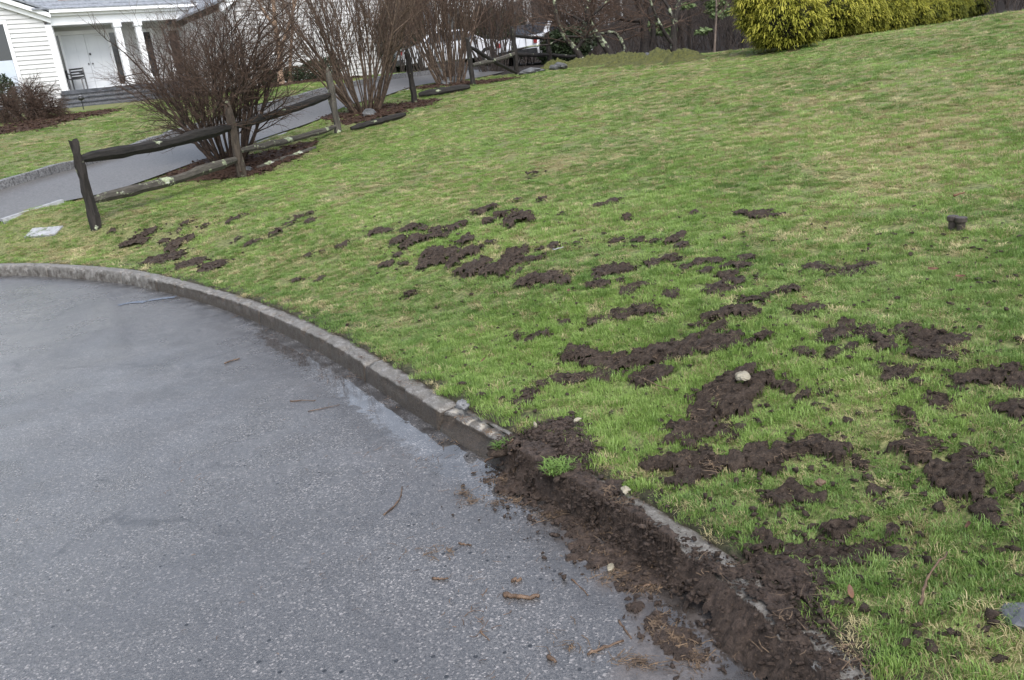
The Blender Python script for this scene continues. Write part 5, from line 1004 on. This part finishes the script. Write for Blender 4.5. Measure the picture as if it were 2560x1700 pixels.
stick('pale root thread left of the stone topped mound', [(1608, 962), (1640, 978), (1676, 990)], .003, 'straw_litter', lift=.03, group=LGp)
stick('pale wood splinter at the foot of the mud bank', [(2070, 1575), (2092, 1602)], .004, 'straw_litter', lift=.03, group=LGp)
for k, (px, py) in enumerate([(2270, 1060), (2280, 1062), (2262, 1075)]): pass
def litter(name, label, clusters, n, r, lo, hi, mat, up=.004):
    Vs, Fs, m = [], [], 0; RNG2 = np.random.default_rng(len(label))
    for px, py, rx, w_ in clusters:
        c = hit(px, py); R_ = rx*np.linalg.norm(c-CAM)/FPX; k = int(n*w_); ang = RNG.random(k)*6.283; rad = R_*.75*np.abs(RNG.normal(size=k)); an0 = RNG.random()*3.14; xx = rad*np.cos(ang); yy = rad*np.sin(ang)*.5; x = c[0]+xx*math.cos(an0)-yy*math.sin(an0); y = c[1]+xx*math.sin(an0)+yy*math.cos(an0)
        z = smooth_base(x, y); a0 = RNG.normal(RNG.random()*3.14, .8, k); L = lo+(hi-lo)*RNG.random(k)**2
        d = np.stack([np.cos(a0), np.sin(a0), RNG.normal(0, .12, k)], 1)*L[:, None]*.5; w2 = np.stack([-np.sin(a0), np.cos(a0), RNG.normal(0, .3, k)], 1)*r*(.6+.8*RNG.random((k, 1))); cc = np.stack([x, y, z+up+.006*RNG.random(k)], 1); bend = np.stack([-np.sin(a0), np.cos(a0), 0*a0], 1)*(L*RNG.normal(0, .15, k))[:, None]
        up_ = np.array([0, 0, r*1.2]); V = np.stack([cc-d-w2, cc-d+w2, cc+bend+w2+up_, cc+bend-w2+up_, cc+d+w2, cc+d-w2], 1).reshape(-1, 3); i = np.arange(k)[:, None]*6; Fs.append(np.vstack([i+np.array([0, 1, 2, 3]), i+np.array([3, 2, 4, 5])])+m); Vs.append(V); m += len(V)
    o = add(name, npmesh(name, np.vstack(Vs), np.vstack(Fs)), MAT[mat]); return tag(o, label, 'litter', None, 'stuff')
litter('straw_litter', 'brown straw and needle litter washed over the road by the mud', [(1560,1440,60,1.4),(1600,1470,60,1),(1640,1430,60,.7),(1690,1600,70,1.2),(1740,1650,60,.8),(1640,1560,40,.6),(1300,1170,70,.8),(1260,1200,60,.8),(1160,1235,25,.4),(1180,1255,30,.4),(1240,1262,40,.3),(1290,1255,50,.6),(1380,1290,70,1),(1480,1320,90,1),(1500,1260,60,.8),(1600,1660,60,.8),(1530,1380,80,1),(1120,1380,50,.2),(1080,1385,50,.2),(1000,1000,200,.15),(1150,1050,70,.5),(1220,1080,50,.5),(1430,1620,80,.3)], 110, .0011, .01, .06, 'straw_litter')
litter('needle_litter', 'fine brown needles scattered along the gutter and asphalt', [(700,800,80,1),(800,850,80,1),(900,905,70,1),(600,772,60,.8),(450,732,60,.6),(1000,970,60,.8),(820,940,250,.5),(1050,1150,250,.6),(900,1400,400,.5),(1200,1550,300,.7),(500,1200,400,.3)], 90, .0010, .012, .045, 'stick_wood')
litter('soil_straw', 'pale straw and root bits caught in the torn soil', [(1560,905,60,1),(1640,905,50,.6),(1780,875,60,.6),(1800,1000,80,1),(1730,1060,60,1),(1700,1160,60,.8),(1780,1180,60,1),(1950,1150,90,1.2),(2050,1130,60,1),(2300,1150,60,.8),(2277,1075,25,.7),(1560,1290,60,1.2),(1520,1240,50,1),(1420,1110,80,.6),(1800,1450,120,.7),(1950,1560,140,.8),(2120,1650,90,1.2),(1450,960,60,.6),(1620,945,40,.5),(2150,1180,60,.8)], 34, .0010, .015, .07, 'straw_litter', .03)
def leaves(name, label, pts, size, mat):
    for i, (px, py, lb) in enumerate(pts):
        p = hit(px, py); s = size*(1+.3*RNG.normal()); u = np.linspace(-1, 1, 7); V = []
        for t in u:
            w_ = .38*(1-t*t)**.7*(1+.25*math.sin(t*9)); z = .12*t*t; V += [(t*s, -w_*s, z*s+.1*s), (t*s, 0, z*s), (t*s, w_*s, z*s+.1*s)]
        F = [(k*3+j, k*3+3+j, k*3+4+j, k*3+1+j) for k in range(6) for j in range(2)]
        o = MB().arr(V, F).build('dead_leaf', MAT[mat], None, True); o.location = (p[0], p[1], p[2]+.035); o.rotation_euler = (RNG.normal(0, .35), RNG.normal(0, .35), RNG.random()*6.28); tag(o, lb, 'leaf', 'dead leaves on the lawn')
leaves('dead_leaf', '', [(1925, 385, 'small red brown dead leaf high on the right lawn'), (2333, 690, 'curled brown dead leaf below the pipe caps'), (2012, 760, 'brown dead leaf standing on the soil wedge'), (1423, 741, 'red brown dead leaf below the peaked soil patch'), (2400, 708, 'pale tan dead leaf on the right lawn'), (1190, 770, 'tan dead leaf above the kerb middle'), (1210, 915, 'pale tan dead leaf close to the kerb lump'), (2126, 1508, 'brown dead leaf by the lower mud bank'), (2420, 1340, 'reddish dead leaf at lower right'), (1922, 770, 'orange brown dead leaf beside the reddish heap')], .021, 'dead_leaf')
# loose crumbs and scraps of soil all over the torn part of the lawn
def crumbs_everywhere():
    P, S = [], []
    for _ in range(1500):
        px = RNG.uniform(850, 2600); py = RNG.uniform(520, 1650); 
        if py > 700+ (px-850)*.9+250: continue
        d = ray(px, py); den = d[2]-.07*d[0]-.07*d[1]; t = (-.04-EYE)/den; x, y = (CAM+d*t)[:2]; P.append((x, y)); S.append((.004+.012*RNG.random()**2)*max(1, t/6))
    P = np.array(P); D = kdist(P[:, 0], P[:, 1])[0]; k = D > .2; P = P[k]; S = np.array(S)[k]; z = gz(P[:, 0], P[:, 1]); V, F = lumps(np.column_stack([P, z+.014]), S)
    o = add('soil_crumbs', npmesh('soil_crumbs', V, F), MAT['soil']); tag(o, 'loose dark soil crumbs strewn through the grass', 'soil', None, 'stuff')
crumbs_everywhere()
# torn turf tufts lying in the gutter
def turf(px, py, label, n, rad):
    c = hit(px, py); Vs, Fs, m = [], [], 0
    for i in range(n):
        a = RNG.random()*6.283; r = rad*math.sqrt(RNG.random()); p = np.array([r*math.cos(a), r*math.sin(a), .0]); b = RNG.random()*6.283; L = .02+.035*RNG.random(); d = np.array([math.cos(b), math.sin(b), 0]); w_ = np.array([-d[1], d[0], 0])*.0022; mid = p+d*L*.4+np.array([0, 0, L*.5]); t = p+d*L*.9+np.array([0, 0, L*.55])
        Vs += [p-w_, p+w_, mid+w_, mid-w_, t]; Fs += [(m, m+1, m+2), (m, m+2, m+3), (m+3, m+2, m+4)]; m += 5
    o = add('turf_tuft', npmesh('turf_tuft', np.array(Vs), np.array(Fs)), MAT['grass_green']); o.location = (c[0], c[1], float(smooth_base(c[:1], c[1:2])[0])+.02); tag(o, label, 'turf', 'torn turf in the gutter', None)
    V, F = lumps(np.column_stack([rad*.8*RNG.normal(size=(30, 2))*.6, np.zeros(30)]), .012+.02*RNG.random(30)); e = add('root_soil', npmesh('root_soil', V, F), MAT['soil'], o); e['kind'] = 'stuff'
turf(1395, 1185, 'green torn turf tuft in the gutter mud', 260, .06); turf(1262, 1165, 'small mossy turf scrap at the puddle edge', 130, .035)

# faint blue survey paint on the road
simple('blue_paint', (.07, .085, .11), (.14, .165, .21), 60, .45, .3)
def paint_mark(pts, width, label):
    P = catmull(np.array([(CAM+ray(a, b)*(-EYE/ray(a, b)[2]))[:2] for a, b in pts]), 6); T = np.gradient(P, axis=0); T /= np.linalg.norm(T, axis=1)[:, None]; Nn = np.stack([-T[:, 1], T[:, 0]], 1)
    w_ = width*(.5+.9*fbm(P[:, 0]*9, P[:, 1]*9, 5))[:, None]; V2 = np.stack([P-Nn*w_, P+Nn*w_], 1).reshape(-1, 2); z = (fbm(V2[:, 0]*.35, V2[:, 1]*.35, 9)-.5)*.012+.004
    F = [(2*i, 2*i+1, 2*i+3, 2*i+2) for i in range(len(P)-1)]; o = MB().arr(np.column_stack([V2, z]), F).build('paint_mark', MAT['blue_paint']); tag(o, label, 'paint mark')
paint_mark([(295, 764), (330, 757), (365, 755)], .035, 'faint blue paint dash on the road, left one')
paint_mark([(372, 752), (405, 747), (440, 743)], .035, 'faint blue paint dash on the road, nearer the kerb')
